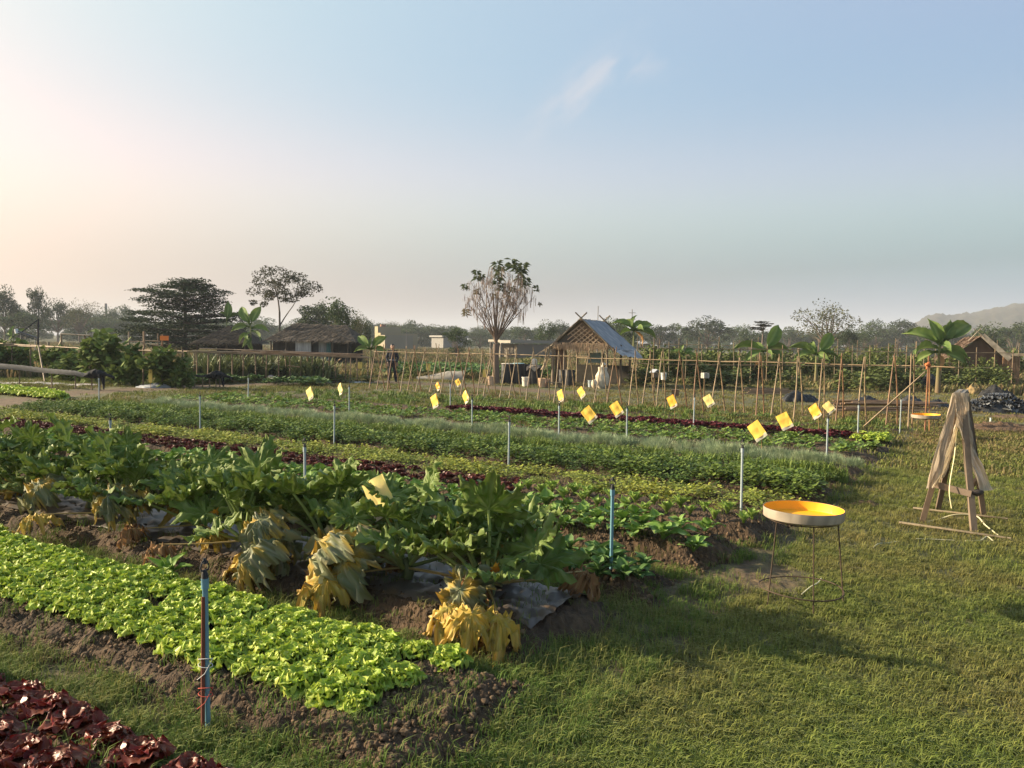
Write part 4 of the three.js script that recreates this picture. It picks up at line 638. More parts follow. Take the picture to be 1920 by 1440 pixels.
{
  const broad = [501, 502, 503].map((s) => unitTree(s, DARK)), mid = [511, 512].map((s) => unitTree(s, MID, { blobs: 18, wide: 0.4, low: 0.2 })), airy = [521, 522].map((s) => unitTree(s, OLIVE, { blobs: 22, per: 120, leaf: 0.028, low: 0.3, wide: 0.42 })), low = [531, 532].map((s) => unitTree(s, MID, { blobs: 16, low: 0.08, wide: 0.42, per: 260 }));
  const G = 'hazy trees beyond the farm';
  const list = [
    [broad[0], 8, 535, 62, 150, 'dark round tree at the left edge of the skyline'], [broad[1], 70, 534, 44, 150, 'tall narrow tree second on the left skyline'], [broad[2], 108, 561, 64, 175, 'rounded tree right of the tall narrow tree'], [airy[0], 150, 562, 66, 165, 'thin crowned tree left of the chimney stub'], [low[0], 40, 585, 90, 140, 'low dark tree below the left skyline trees'], [mid[0], 205, 577, 60, 230, 'pale hazy tree left of the layered tree'], [mid[1], 238, 570, 50, 240, 'pale hazy tree touching the layered tree'], [low[1], 180, 596, 80, 200, 'low hazy tree left of the wooden rail frame'],
    [broad[1], 590, 566, 100, 88, 'dark tree directly behind the thatched house ridge'], [mid[0], 616, 560, 90, 110, 'blue hazed tree behind the thatched house'], [mid[1], 636, 558, 52, 66, 'bright climber covered tree right of the thatched house'], [airy[1], 664, 583, 50, 72, 'small open tree at the right end of the thatched house'], [broad[2], 676, 592, 46, 75, 'dark bushy tree right of the thatched house'],
    [airy[0], 733, 602, 44, 190, 'thin tree behind the cream building'], [low[0], 772, 612, 60, 230, 'low hazy tree right of the cream building'], [low[1], 818, 609, 66, 230, 'low hazy tree midway to the pod tree'], [low[0], 856, 613, 54, 85, 'round bush tree standing in the field left of the pod tree'], [low[1], 900, 620, 60, 210, 'low hazy tree left of the pod tree trunk'], [low[0], 985, 612, 60, 190, 'low hazy tree right of the pod tree'], [mid[0], 1022, 601, 46, 105, 'rounded green tree left of the hut roof'], [broad[0], 1050, 600, 44, 170, 'hazy tree just left of the hut gable'], [low[1], 1150, 596, 60, 120, 'tree top peeping over the hut ridge'], [mid[1], 1172, 606, 54, 90, 'dark green tree right of the hut behind banana'], [broad[1], 1235, 607, 70, 190, 'flat topped hazy tree right of the banana'], [low[0], 1272, 605, 56, 190, 'hazy tree left of the biggest hazy tree'], [broad[2], 1328, 594, 100, 170, 'biggest dense hazy tree on the middle skyline'], [low[1], 1388, 609, 60, 200, 'hazy tree right of the biggest hazy tree'], [mid[0], 1408, 617, 50, 160, 'hazy tree left of the umbrella palm'], [low[0], 1478, 611, 60, 220, 'hazy tree right of the umbrella palm'], [airy[1], 1548, 564, 112, 105, 'large grey open crowned tree on the right skyline'], [broad[0], 1592, 610, 40, 100, 'dark tree at the foot of the grey open tree'], [mid[1], 1640, 597, 70, 210, 'blue hazed tree below the hill end'], [broad[1], 1690, 596, 76, 220, 'broad blue hazed tree left of the tall banana'], [low[1], 1740, 612, 80, 200, 'low hazy tree behind the tall banana'], [airy[0], 1795, 612, 70, 210, 'brownish hazy tree right of the tall banana'], [mid[0], 1858, 606, 66, 110, 'green tree behind the bamboo shelter roof'], [low[0], 1905, 603, 70, 150, 'hazy tree at the right edge of the skyline'], [low[1], 1620, 618, 60, 150, 'low hazy tree left of the right hand trees'], [low[0], 1090, 622, 60, 180, 'low hazy tree hidden partly by the hut gable'], [broad[2], 1440, 622, 50, 190, 'low dark hazy tree under the umbrella palm'],
  ];
  for (const [pr, px, top, w, d, label] of list) plantTree(pr, px, top, w, d, label, G);
  // the wood that closes the view, too far to count
  const r = rngOf(541), sp = [[], []];
  for (let k = 0; k < 520; k++) { const a = -1.15 + 2.3 * k / 520 + r() * 0.01, d = 230 + 130 * r(), px = a < -0.45 ? 0 : 900, p = V(d * Math.sin(a), 0, -d * Math.cos(a)), H = 5 + 4 * r() + (px < 250 ? 2 : 0), w = 6 + 5 * r(); sp[k & 1].push([V(p.x, -1, p.z), r() * 6.28, [w, H, w], vary([1, 1, 1], r, 0.25)]); }
  sp.forEach((s, i) => scatter('distant_wood', low[i].crown, M.crown, s, 'low blue grey wood along the horizon', 'wood'));
  const ax = [[], []]; for (let k = 0; k < 90; k++) { const px = 1480 + 800 * r(), d = 520 + 300 * r(), p = foot(px, d), w = 12 + 8 * r(); ax[k & 1].push([V(p.x, -1, p.z), r() * 6.28, [w, 8 + 7 * r(), w], vary([1.2, 1, 1], r, 0.25)]); }
  ax.forEach((s, i) => scatter('hillfoot_wood', low[i].crown, M.crown, s, 'faint wood at the foot of the hill', 'wood'));

  // dark layered tree on the left
  {
    const q = rngOf(551), D = 62, p = foot(345, D), px = D / FOCAL, t = thing('layered_tree', 'dark tree with flat layered branches left of the thatched house', 'tree', p), tr = new GB(), cr = new GB(), yo = (y) => hgt(345, y, D);
    limb(tr, q, V(0, -0.1, 0), V(0.1, yo(545), 0), 0.22, 0.07, [0.06, 0.05, 0.04], 0.02, 8);
    for (const [y, x0, x1, n] of [[528, -14, 26, 10], [537, -22, 40, 14], [546, -80, 66, 18], [556, -50, 56, 16], [566, -72, 68, 20], [577, -50, 60, 16], [588, -82, 100, 24], [600, -95, 96, 24], [613, -100, 96, 26], [625, -105, 100, 26], [637, -80, 100, 22], [648, -50, 95, 16]])
      for (let k = 0; k < n; k++) { const f = k / (n - 1), x = mix(x0, x1, f) * px, zr = Math.sqrt(Math.max(0.04, 1 - (2 * f - 1) ** 2)) * (x1 - x0) * 0.5 * px, z = (q() * 2 - 1) * zr, yy = yo(y) + (q() - 0.5) * 0.35, s = 0.6 + 0.45 * q(); clump(cr, q, [x, yy, z], [s * 1.3, 0.13, s * 1.1], 160, 0.15, [0.022, 0.04, 0.02], [0.045, 0.07, 0.03], 0.45); if (k % 2) limb(tr, q, V(0.05, yo(y) - 0.35, 0), V(x, yy - 0.1, z), 0.05, 0.015, [0.06, 0.05, 0.04], 0.06, 3); }
    part('trunk', tr.build(), M.bark, t); part('crown', cr.build(), M.crown, t);
  }
  // airy tree behind the thatched house
  {
    const q = rngOf(561), D = 64, p = foot(530, D), px = D / FOCAL, t = thing('open_tree', 'slender open crowned tree rising over the thatched house roof', 'tree', p), tr = new GB(), cr = new GB(), P = (x, y, z = 0) => V((x - 530) * px, hgt(530, y, D), z), bk = [0.12, 0.1, 0.08];
    limb(tr, q, P(524, 690), P(524, 585), 0.1, 0.075, bk, 0.02); limb(tr, q, P(524, 585), P(516, 540), 0.07, 0.035, bk, 0.05); limb(tr, q, P(524, 612), P(548, 575), 0.06, 0.035, bk, 0.08); limb(tr, q, P(548, 575), P(566, 540), 0.035, 0.02, bk, 0.08);
    for (const [x, y, s] of [[486, 548, 1], [492, 532, 1.1], [500, 518, 1.15], [515, 511, 1.15], [530, 512, 1.1], [542, 522, 0.9], [508, 534, 1], [522, 530, 0.9], [500, 556, 0.8], [538, 545, 0.8], [556, 526, 1], [568, 522, 1.1], [578, 532, 1.1], [586, 542, 0.8], [565, 545, 0.9], [552, 558, 0.8], [575, 552, 0.7], [490, 568, 0.6], [534, 562, 0.7], [512, 552, 0.7]])
      for (let e = 0; e < 2; e++) { const c = P(x + (q() - 0.5) * 8, y + (q() - 0.5) * 6, (q() - 0.5) * 3.6); clump(cr, q, [c.x, c.y, c.z], [0.55 * s, 0.34 * s, 0.55 * s], 120, 0.14, [0.055, 0.06, 0.035], [0.1, 0.1, 0.055], 0.2); limb(tr, q, P(522 + (x > 545 ? 30 : -3), 556), c, 0.022, 0.006, bk, 0.12, 4); }
    part('trunk', tr.build(), M.bark, t); part('crown', cr.build(), M.crown, t);
  }
  // bare tree hung with dry pods
  {
    const q = rngOf(571), D = 34.2, p = foot(930, D), px = D / FOCAL, t = thing('pod_tree', 'bare fan shaped tree hung with dry pods left of the hut', 'tree', p), tr = new GB(), pods = new GB(), lv = new GB(), bk = [0.17, 0.125, 0.095], P = (x, y, z = 0) => V((x - 930) * px, hgt(930, y, D), z), fork = P(931, 645);
    tr.tube([V(0.0, -0.08, 0), V(0.02, 0.5, 0), V(0.0, 1.1, 0.01), fork], [0.2, 0.15, 0.12, 0.14], 9, bk); for (const e of [-1, 1]) limb(tr, q, V(0.09 * e, -0.06, 0.04), V(0.05 * e, 1.6, 0), 0.06, 0.06, vary(bk, q, 0.2), 0.05);
    const tips = []; for (let k = 0; k < 24; k++) { const a = -1.25 + 2.5 * (k + 0.5) / 24 + (q() - 0.5) * 0.1, R = 1, e = P(938 + Math.sin(a) * 66 * (0.75 + 0.3 * q()), 590 - Math.cos(a) * 84 * (0.72 + 0.32 * q()), (q() - 0.5) * 2.6 * Math.cos(a)); tips.push(e); const pts = limb(tr, q, fork.clone().add(V((q() - 0.5) * 0.12, q() * 0.2, (q() - 0.5) * 0.12)), e, 0.03, 0.005, vary(bk, q, 0.2), 0.1, 7); for (let m = 0; m < 4; m++) { const b = pts[3 + m].clone(), e2 = b.clone().add(V((q() - 0.5) * 0.9, 0.1 + 0.5 * q(), (q() - 0.5) * 0.9)); limb(tr, q, b, e2, 0.012, 0.004, vary(bk, q, 0.2), 0.15, 3); tips.push(e2); } }
    for (let k = 0; k < 1150; k++) { const e = tips[Math.floor(q() * tips.length)], x = e.x + (q() - 0.5) * 0.3, z = e.z + (q() - 0.5) * 0.3, y = e.y + (q() - 0.4) * 0.25, L = 0.12 + 0.4 * q() * q() + (x > 0.7 ? 0.25 * q() : 0), w = 0.006 + 0.006 * q(), a = q() * 3.14, c = vary([0.28, 0.22, 0.185], q, 0.3), dx = Math.cos(a) * w, dz = Math.sin(a) * w, sw = (q() - 0.5) * 0.06; const i0 = pods.v(x - dx, y, z - dz, c), i1 = pods.v(x + dx, y, z + dz, c), i2 = pods.v(x + dx + sw, y - L, z + dz, c), i3 = pods.v(x - dx + sw, y - L, z - dz, c); pods.quad(i0, i1, i2, i3); }
    const tufts = [[870, 540, 0.7], [872, 588, 0.8], [892, 518, 1], [901, 522, 0.7], [930, 506, 1.1], [935, 516, 1.1], [930, 530, 1], [938, 540, 0.9], [957, 499, 1.1], [966, 503, 1], [978, 506, 1.1], [972, 517, 1], [985, 528, 0.9], [1003, 541, 0.6], [1010, 571, 0.4], [893, 550, 0.6], [925, 556, 0.6], [950, 552, 0.6], [960, 545, 0.6], [978, 532, 0.8]];
    for (const [x, y, s0] of tufts) { const s = s0 * 1.35; const c = P(x, y, (q() - 0.5) * 1.2); for (let k = 0; k < 34; k++) { const a = q() * 6.28, L = 0.2 * s * (0.7 + 0.7 * q()), up = 0.1 - 0.2 * q(), cc = vary(y > 545 ? [0.26, 0.23, 0.13] : [0.16, 0.2, 0.1], q, 0.3), b0 = c.clone().add(V(0, (q() - 0.3) * 0.28 * s, 0)), e = b0.clone().add(V(Math.cos(a) * L, up * s - L * 0.25, Math.sin(a) * L)), m = b0.clone().lerp(e, 0.5).add(V(0, 0.05 * s, 0)), wx = -Math.sin(a) * 0.022, wz = Math.cos(a) * 0.022; const i0 = lv.v(b0.x, b0.y, b0.z, cc), i1 = lv.v(m.x + wx, m.y, m.z + wz, cc), i2 = lv.v(e.x, e.y, e.z, cc), i3 = lv.v(m.x - wx, m.y, m.z - wz, cc); lv.quad(i0, i1, i2, i3); } }
    part('trunk', tr.build(), M.bark, t); part('dry_pods', pods.build(), M.dry, t, 'hanging grey brown dry pods'); part('crown', lv.build(), M.crown, t, 'green leaf tufts at the branch tips');
  }
  // umbrella palm
  {
    const q = rngOf(581), D = 62, p = foot(1428, D), t = thing('umbrella_palm', 'thin trunked tree with flat dark umbrella leaves on the right', 'tree', p), tr = new GB(), cr = new GB(), top = hgt(1428, 606, D); limb(tr, q, V(0, 0, 0), V(0.1, top, 0), 0.07, 0.04, [0.2, 0.16, 0.13], 0.02);
    for (let k = 0; k < 15; k++) { const a = q() * 6.28, d = 0.2 + 0.7 * q(), y = top - 0.5 + 0.62 * q(), x = Math.cos(a) * d + 0.1, z = Math.sin(a) * d; limb(tr, q, V(0.08, top - 0.6, 0), V(x, y, z), 0.02, 0.01, [0.2, 0.16, 0.13], 0.1, 3); clump(cr, q, [x, y, z], [0.36, 0.05, 0.36], 60, 0.2, [0.03, 0.035, 0.03], [0.06, 0.06, 0.045], 0.8); }
    part('trunk', tr.build(), M.bark, t); part('crown', cr.build(), M.crown, t);
  }
  // banana plants
  const bl = leafShapes(590, 3, (q) => ({ L: 1, W: 0.36, nu: 14, nv: 6, frill: 0.015, freq: 5, arch: 0.42, cup: 0.7, stalk: 0.14, tip: 0.85, rib: [0.3, 0.38, 0.13], body: vary([0.105, 0.175, 0.038], q, 0.18), edge: vary([0.14, 0.2, 0.05], q, 0.18), blotch: [0.17, 0.24, 0.06] })), bd = leafShapes(595, 1, () => ({ L: 1, W: 0.24, nu: 12, nv: 4, frill: 0.03, freq: 4, arch: 0.5, cup: 0.5, stalk: 0.14, rib: [0.4, 0.25, 0.1], body: [0.42, 0.22, 0.07], edge: [0.3, 0.17, 0.08] }));
  function banana(px, depth, H, leaves, label, stem = 0.09) {        // leaves: [yaw, pitch, length, dead, start height]
    const t = thing('banana_plant', label, 'banana plant', foot(px, depth), 0, 'banana plants'), g = new GB(), q = rngOf(px); g.tube([V(0, -0.05, 0), V(0.01, H * 0.5, 0), V(0, H, 0)], [stem, stem * 0.75, stem * 0.4], 9, (f) => mixc([0.15, 0.095, 0.05], [0.17, 0.2, 0.07], f)); part('stem', g.build(), M.plain, t);
    leaves.forEach(([yaw, pitch, L, dead, y, roll], i) => { const m = part('leaf', dead ? bd[0] : bl[i % 3], M.leaf, t, dead ? 'dead orange brown leaf' : undefined); m.quaternion.setFromRotationMatrix(around(yaw, pitch, roll ?? (i % 2 ? 1 : -1) * (0.35 + 0.6 * q()))); m.position.y = (y ?? 1) * H; m.scale.setScalar(L); });
  }
  banana(1762, 32.5, 1.9, [[2.9, 1.22, 1.3, 0, 1, -1.35], [0.25, 1.18, 1.3, 0, 1, 1.3], [0.25, 0.6, 1.9, 0, 1, 0.9], [0.5, 0.9, 1.25], [2.9, 0.35, 1.6], [3.5, -0.15, 1.5, 0, 0.93], [0.0, -0.1, 1.35, 0, 0.85], [-0.4, -0.35, 1.2, 0, 0.85], [2.6, -0.5, 1.1, 0, 0.86], [-1.6, -0.2, 1.0], [4.2, -0.7, 0.9, 1, 0.8]], 'tall banana plant with two upright leaves by the trellis end', 0.11);
  banana(1432, 38, 1.5, [[0.4, 0.95, 1.75, 0, 1, 1.1], [3.0, 0.1, 1.6], [0.05, 0.1, 1.4], [-0.3, -0.4, 1.2], [3.4, -0.5, 1.2], [2.2, 0.5, 0.9], [-1.3, -0.3, 0.9], [2.7, -0.9, 0.7, 1, 0.75], [0.3, -0.9, 0.7, 1, 0.75]], 'banana plant with one leaf rising steeply right, before the umbrella palm');
  banana(1532, 36, 1.4, [[0.4, 0.85, 1.5, 0, 1, 1.0], [2.8, 0.35, 1.35], [3.2, -0.2, 1.2], [0.1, -0.1, 1.2], [1.7, 0.9, 0.9], [-1.2, -0.2, 0.9], [2.5, 0.9, 0.8]], 'banana plant before the grey open crowned tree');
  banana(1188, 46, 2.5, [[3.0, 0.4, 1.5], [2.2, 0.7, 1.2], [1.2, 1.1, 1.2], [0.3, 0.3, 1.4], [-0.1, -0.3, 1.5], [0.6, 0.8, 1.0], [-1.2, 0.1, 1.2], [3.6, -0.3, 1.2], [-0.2, -0.9, 1.1, 1]], 'banana plant with a dead orange leaf behind the hut');
  banana(470, 56, 2.6, [[2.6, 1.0, 1.8, 0, 1, -1.1], [0.5, 1.15, 1.7, 0, 1, 1.2], [3.3, -0.2, 1.5, 0, 0.95], [0.1, -0.1, 1.4, 0, 0.9], [-0.5, -0.6, 1.3, 0, 0.85], [3.8, -0.7, 1.2, 0, 0.8], [1.6, 1.2, 1.0], [-1.4, -0.4, 1.2, 0, 0.8], [-1.9, -0.7, 1.2, 0, 0.7], [-1.0, -0.9, 1.0, 0, 0.6]], 'pale green banana plant between the layered tree and thatched house');
  banana(425, 60, 3.0, [[0.6, 1.45, 1.6, 0, 1, 1.4], [2.6, 0.6, 1.2], [0.5, 0.5, 1.2]], 'banana plant with one dark upright leaf over the layered tree');
  banana(695, 44, 1.2, [[2.6, 0.75, 1.3, 0, 1, -1], [0.5, 0.75, 1.3, 0, 1, 1], [3.2, -0.1, 1.0], [0, -0.1, 1.0], [1.6, 1.2, 0.8]], 'small banana plant at the far left end of the bean poles');
  banana(192, 70, 1.6, [[2.9, 0.3, 1.7], [0.3, 0.4, 1.6], [0.9, 0.7, 1.3], [2.2, 0.6, 1.2], [-0.5, 0, 1.3]], 'banana plant behind the left vine hedge');
  banana(25, 62, 1.4, [[1.8, 1.2, 1.2], [0.7, 0.7, 1.3], [2.7, 0.4, 1.0]], 'small banana plant at the left edge near the steel boom');
  banana(1282, 37, 1.3, [[2.8, 0.3, 0.7], [0.4, 0.5, 0.7], [1.4, 0.9, 0.7], [-0.4, -0.1, 0.7]], 'small dark banana sucker behind the bean rows', 0.06);

  // leafy bushes: vine hedge on the left, bean and tomato rows on the right
  function bushGeo(seed, n, leaf, [c0, c1], shape = [0.5, 0.52, 0.45]) { const g = new GB(), q = rngOf(seed); for (let b = 0; b < 9; b++) clump(g, q, [(q() - 0.5) * 0.62, 0.16 + 0.74 * q(), (q() - 0.5) * 0.55], [0.24, 0.2, 0.24], n / 9, leaf, c0, c1, 0.25); return g.build(); }
  const vineB = [601, 602, 603].map((s) => bushGeo(s, 620, 0.16, [[0.075, 0.125, 0.03], [0.17, 0.22, 0.06]])), beanB = [611, 612, 613, 614].map((s) => bushGeo(s, 520, 0.11, [[0.075, 0.11, 0.03], [0.17, 0.2, 0.06]]));
  const rr = rngOf(621); let n = 0;
  function bush(geos, px, depth, H, W, name, label, group, cat = 'vine') { const m = single(name, geos[n++ % geos.length], M.crown, label, cat, group); m.position.copy(foot(px, depth)); m.position.y = -0.03; m.rotation.y = rr() * 6.28; m.scale.set(W, H, W); return m; }
  for (const [px, d, H0, W, label] of [[-12, 33, 1.5, 1.5, 'dark vine bush cut by the left edge of the picture'], [22, 33.5, 1.35, 1.2, 'vine bush second from left over the grey net'], [46, 33, 1.25, 1.1, 'vine bush left of the gap below the steel boom'], [96, 31.5, 1.25, 1.1, 'vine bush right of the gap below the steel boom'], [118, 31, 1.1, 1.1, 'low vine bush beside the slanting bamboo prop'], [142, 30.5, 1.1, 1.2, 'vine bush just left of the tall dark vine'], [186, 29, 1.55, 1.3, 'tall dark vine left half of the big clump'], [212, 28.5, 1.6, 1.4, 'tall dark vine at the middle of the big clump'], [243, 28, 1.5, 1.3, 'tall dark vine right half of the big clump'], [290, 27.6, 1.35, 1.1, 'yellowing vine left of the hanging yellow strip'], [318, 27.4, 1.42, 1.2, 'yellowing vine with dry lower leaves'], [341, 27.4, 1.3, 0.8, 'last vine bush at the right end of the hedge']]) bush(vineB, px, d, H0 * (px < 270 ? 1.12 : 0.95), W * 1.05, 'vine_bush', label, 'vine bushes on the left');
  const right = [[1205, 1480, 38, 1.55, 22], [1215, 1700, 45, 1.75, 26], [1490, 1905, 40, 1.6, 22], [1560, 1960, 48, 1.9, 22], [1620, 1900, 34, 1.1, 14]];
  right.forEach(([x0, x1, d, H, c], k) => { for (let i = 0; i < c; i++) { const px = mix(x0, x1, (i + 0.3 * rr()) / c); if (Math.abs(px - 1762) < 18 && d < 35) continue; bush(beanB, px, d + rr() * 1.2, H * (0.62 + 0.5 * rr()), 0.95 + 0.4 * rr(), 'bean_bush', ['leafy bean bush in the row just right of the hut', 'leafy bean bush in the far row right of the hut', 'leafy bean bush in the row left of the tall banana', 'leafy bean bush in the farthest row on the right', 'low leafy bush before the tall banana'][k] + `, ${ord(i + 1)} from the left`, ['bean bushes right of the hut', 'bean bushes in the far row', 'bean bushes left of the tall banana', 'bean bushes in the farthest row', 'low bushes before the tall banana'][k], 'bush'); } });
  for (const [px, d, H, W, label] of [[1320, 34, 1.0, 1.5, 'dark spiky bush behind the bird box'], [1355, 33.5, 0.85, 1.6, 'dark low bush right of the bird box'], [1385, 34, 0.95, 1.5, 'dark grassy bush left of the middle banana'], [1480, 33, 0.8, 1.4, 'dull bush between the two middle bananas'], [1590, 33, 0.9, 1.6, 'yellowish bush right of the second banana'], [1640, 33.5, 0.85, 1.5, 'yellow green bush behind the crossed poles end'], [1010, 36, 0.9, 1.3, 'olive bush at the left foot of the hut'], [995, 37, 1.1, 1.2, 'yellow green bush right of the pod tree'], [1205, 34, 0.8, 1.4, 'dark shaded bush at the right foot of the hut'], [1235, 34, 0.75, 1.4, 'dark shaded bush right of the hut tarp'], [770, 37, 0.85, 0.9, 'small dark bush right of the standing person'], [640, 33, 0.35, 1.3, 'low dark weed clump in front of the bamboo rack'], [690, 33, 0.32, 1.1, 'low dark weed clump left of the bean pole end']]) bush(beanB, px, d, H, W, 'bush', label, null, 'bush');
  // bamboo posts and rails standing among the bean rows
  const BB = [0.36, 0.27, 0.16];
  for (const [x0, x1, d, ht, c, label] of [[1195, 1500, 37.2, 1.75, 11, 'bamboo bean frame behind the hut side rows'], [1200, 1720, 44.2, 1.95, 15, 'bamboo bean frame in the far right row'], [1500, 1900, 39.2, 1.75, 13, 'bamboo bean frame left of the bamboo shelter'], [1640, 1910, 47, 2.0, 8, 'bamboo bean frame nearest the bamboo shelter']]) {
    const t = thing('bean_support', label, 'bamboo frame', foot(x0, d)), o = t.position;
    for (let i = 0; i < c; i++) { const p = foot(mix(x0, x1, i / (c - 1)), d).sub(o), g = new GB(); g.tube([V(p.x, -0.05, p.z), V(p.x + (rr() - 0.5) * 0.1, ht * (1 + 0.2 * rr()), p.z)], 0.022, 6, vary(BB, rr, 0.2)); part('post', g.build(), M.bamboo, t); }
    for (const y of [0.5, 0.92]) { const a = foot(x0, d).sub(o).setY(ht * y), b = foot(x1, d).sub(o).setY(ht * y + 0.05), g = new GB(); g.tube([a, a.clone().lerp(b, 0.5).add(V(0, -0.03, 0)), b], 0.02, 6, vary(BB, rr, 0.15)); part('rail', g.build(), M.bamboo, t); }
  }
  // tall stalk crop under the rack, low green rows behind the person
  const tall = [herb(631, 26, 0.3, 0.95, 0.16, [0.08, 0.11, 0.035], [0.16, 0.18, 0.07], 'blade'), herb(632, 40, 0.3, 0.85, 0.13, [0.07, 0.11, 0.035], [0.15, 0.18, 0.06])], ts = [[], []], lowl = [[], []], lg = [herb(633, 40, 0.3, 0.3, 0.13, [0.06, 0.12, 0.03], [0.12, 0.2, 0.05]), herb(634, 36, 0.3, 0.34, 0.14, [0.06, 0.12, 0.03], [0.12, 0.2, 0.05])];
  for (let k = 0; k < 330; k++) { const px = 352 + 270 * rr() ** 1.15, d = 32.5 + 4.2 * rr(), p = foot(px, d); if (px > 585 && rr() < 0.5) continue; ts[k & 1].push([p, rr() * 6.28, [0.8 + 0.4 * rr(), 0.75 + 0.4 * rr(), 0.8 + 0.4 * rr()], vary([1, 1, 1], rr, 0.25)]); }
  ts.forEach((s, i) => scatter('tall_crop', tall[i], M.leaf, s, 'tall stalky green crop growing under the bamboo rack', 'crop'));
  for (let k = 0; k < 700; k++) { const band = rr(), px = band < 0.6 ? 735 + 300 * rr() : 330 + 280 * rr(), d = band < 0.6 ? 38 + 14 * rr() : 29.5 + 2.4 * rr(), p = foot(px, d), b = band < 0.12 ? [1.5, 1.5, 1.2] : [1, 1, 1]; if (band >= 0.6 && toWalk(p.x, p.z) < 0.9) continue; lowl[k & 1].push([p, rr() * 6.28, band < 0.6 ? 1 + 0.4 * rr() : 0.6 + 0.4 * rr(), vary(b, rr, 0.2)]); }
  lowl.forEach((s, i) => scatter('low_crop', lg[i], M.leaf, s, 'low leafy green crop rows behind the footpath', 'crop'));
}

// ------------------------------------------------------------------ thatched hut with a blue grey tarp
function thatchPatch(g, r, a, b, c, d, n, L, c0, c1) {             // straws lying on the quad a b (eave) c d (ridge)
  const down = a.clone().sub(d).normalize(), nn = V(0, 0, 0).crossVectors(b.clone().sub(a), d.clone().sub(a)).normalize(); if (nn.y < 0) nn.negate();
  for (let k = 0; k < n; k++) { const s = r(), t = r(), p = a.clone().lerp(b, s).lerp(d.clone().lerp(c, s), t).addScaledVector(nn, 0.01 + 0.05 * r()), e = p.clone().addScaledVector(down, L * (0.6 + 0.7 * r())).add(V((r() - 0.5) * L * 0.3, -0.02 * r(), (r() - 0.5) * L * 0.3)), w = V((r() - 0.5), 0, (r() - 0.5)).normalize().multiplyScalar(0.02), col = mixc(c0, c1, r()); const i0 = g.v(p.x - w.x, p.y, p.z - w.z, col), i1 = g.v(p.x + w.x, p.y, p.z + w.z, col), i2 = g.v(e.x, e.y, e.z, col); g.tri(i0, i1, i2); }
}
{
  const r = rngOf(701), D = 33, t = thing('thatched_hut', 'small open bamboo hut with lattice gable and blue grey tarp roof', 'hut', foot(1090, D), -0.42), WD = [0.25, 0.19, 0.13], BM = [0.36, 0.27, 0.17];
  const hw = 1.36, RH = 2.72, EH = 1.58, Z0 = 0, Z1 = -3.0;         // half width, ridge and eave heights, front and back
  const pole = (name, a, b, rad, c, lab) => { const g = new GB(); g.tube([a, a.clone().lerp(b, 0.5).add(V((r() - 0.5) * 0.02, 0, 0)), b], [rad, rad * 0.95, rad * 0.85], 7, (f) => vary(c, r, 0.12)); return part(name, g.build(), M.bamboo, t, lab); };
  for (const [x, z] of [[-1.22, 0.02], [-0.72, 0.02], [1.12, 0.02], [-1.22, Z1], [1.22, Z1], [0, Z1], [1.25, -1.5], [-1.22, -1.5]]) pole('post', V(x, -0.08, z), V(x, x === 0 ? RH - 0.1 : EH + 0.15, z), x === -1.22 && z > 0 ? 0.075 : 0.05, WD);
  for (const z of [0.05, Z1]) pole('tie_beam', V(-hw, EH, z), V(hw, EH, z), 0.04, BM);
  pole('ridge_pole', V(0, RH, 0.15), V(0, RH, Z1 - 0.1), 0.045, BM);
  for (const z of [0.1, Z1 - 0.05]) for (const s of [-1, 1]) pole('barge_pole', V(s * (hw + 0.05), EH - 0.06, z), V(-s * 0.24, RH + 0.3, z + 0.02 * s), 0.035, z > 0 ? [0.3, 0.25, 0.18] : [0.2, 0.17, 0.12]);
  // roof slopes: left straw, right tarp with creases and a lower flap
  const slope = (s, col, stain, y0 = 0, x1 = hw + 0.1, over = 0.04) => { const g = new GB(); g.grid(28, 18, (i, j) => { const a = i / 28, b = j / 18, x = s * x1 * b, y = RH + over - (RH - EH + 0.08) * b * (x1 / (hw + 0.1)), z = mix(Z0 + 0.12, Z1 - 0.15, a), cr = 0.022 * n2(a * 9, b * 2.2 + s) + 0.012 * n2(a * 26, b * 6); return [x, y + cr - 0.05 * Math.sin(a * 3.14) * b, z, mixc(col, stain, clamp(0.35 + 0.6 * n2(a * 6 + s, b * 3) + 0.3 * n2(a * 20, b * 9))), a * 3, b * 1.7]; }); return g.build(); };
  part('roof_tarp', slope(1, [0.17, 0.185, 0.21], [0.3, 0.3, 0.3]), M.tarp, t, 'blue grey weathered tarp on the right roof slope');
  part('roof_thatch', slope(-1, [0.34, 0.28, 0.2], [0.22, 0.18, 0.13]), M.thatch, t, 'dry straw left roof slope');
  const fl = new GB(); fl.grid(26, 12, (i, j) => { const a = i / 26, b = j / 12, cr = 0.04 * n2(a * 7, b * 2) + 0.02 * n2(a * 19, 5), x = hw + 0.02 + 0.36 * b + 0.1 * Math.sin(b * 3) * Math.sin(a * 9), y = EH - 0.03 - 0.34 * b * (0.7 + 0.5 * a) + cr; return [x, y, mix(0.12, Z1 - 0.2, a), mixc([0.28, 0.29, 0.31], [0.4, 0.39, 0.37], clamp(0.5 + 0.8 * n2(a * 8, b * 4)))]; }); part('tarp_flap', fl.build(), M.tarp, t, 'loose sagging tarp flap along the right eave');
  // gable: backing mat, lattice slats, straw fringe
  const inner = (x) => RH - 0.05 - Math.abs(x) / hw * (RH - EH);
  const mat = new GB(); mat.grid(24, 8, (i, j) => { const x = (i / 12 - 1) * (hw - 0.06), y = mix(EH - 0.02, Math.max(EH, inner(x)), j / 8); return [x, y, -0.02, vary(i < 9 ? [0.085, 0.075, 0.06] : [0.17, 0.115, 0.07], r, 0.25)]; }); part('gable_mat', mat.build(), M.thatch, t);  // left third coloured darker: painted shade of the left eave overhang
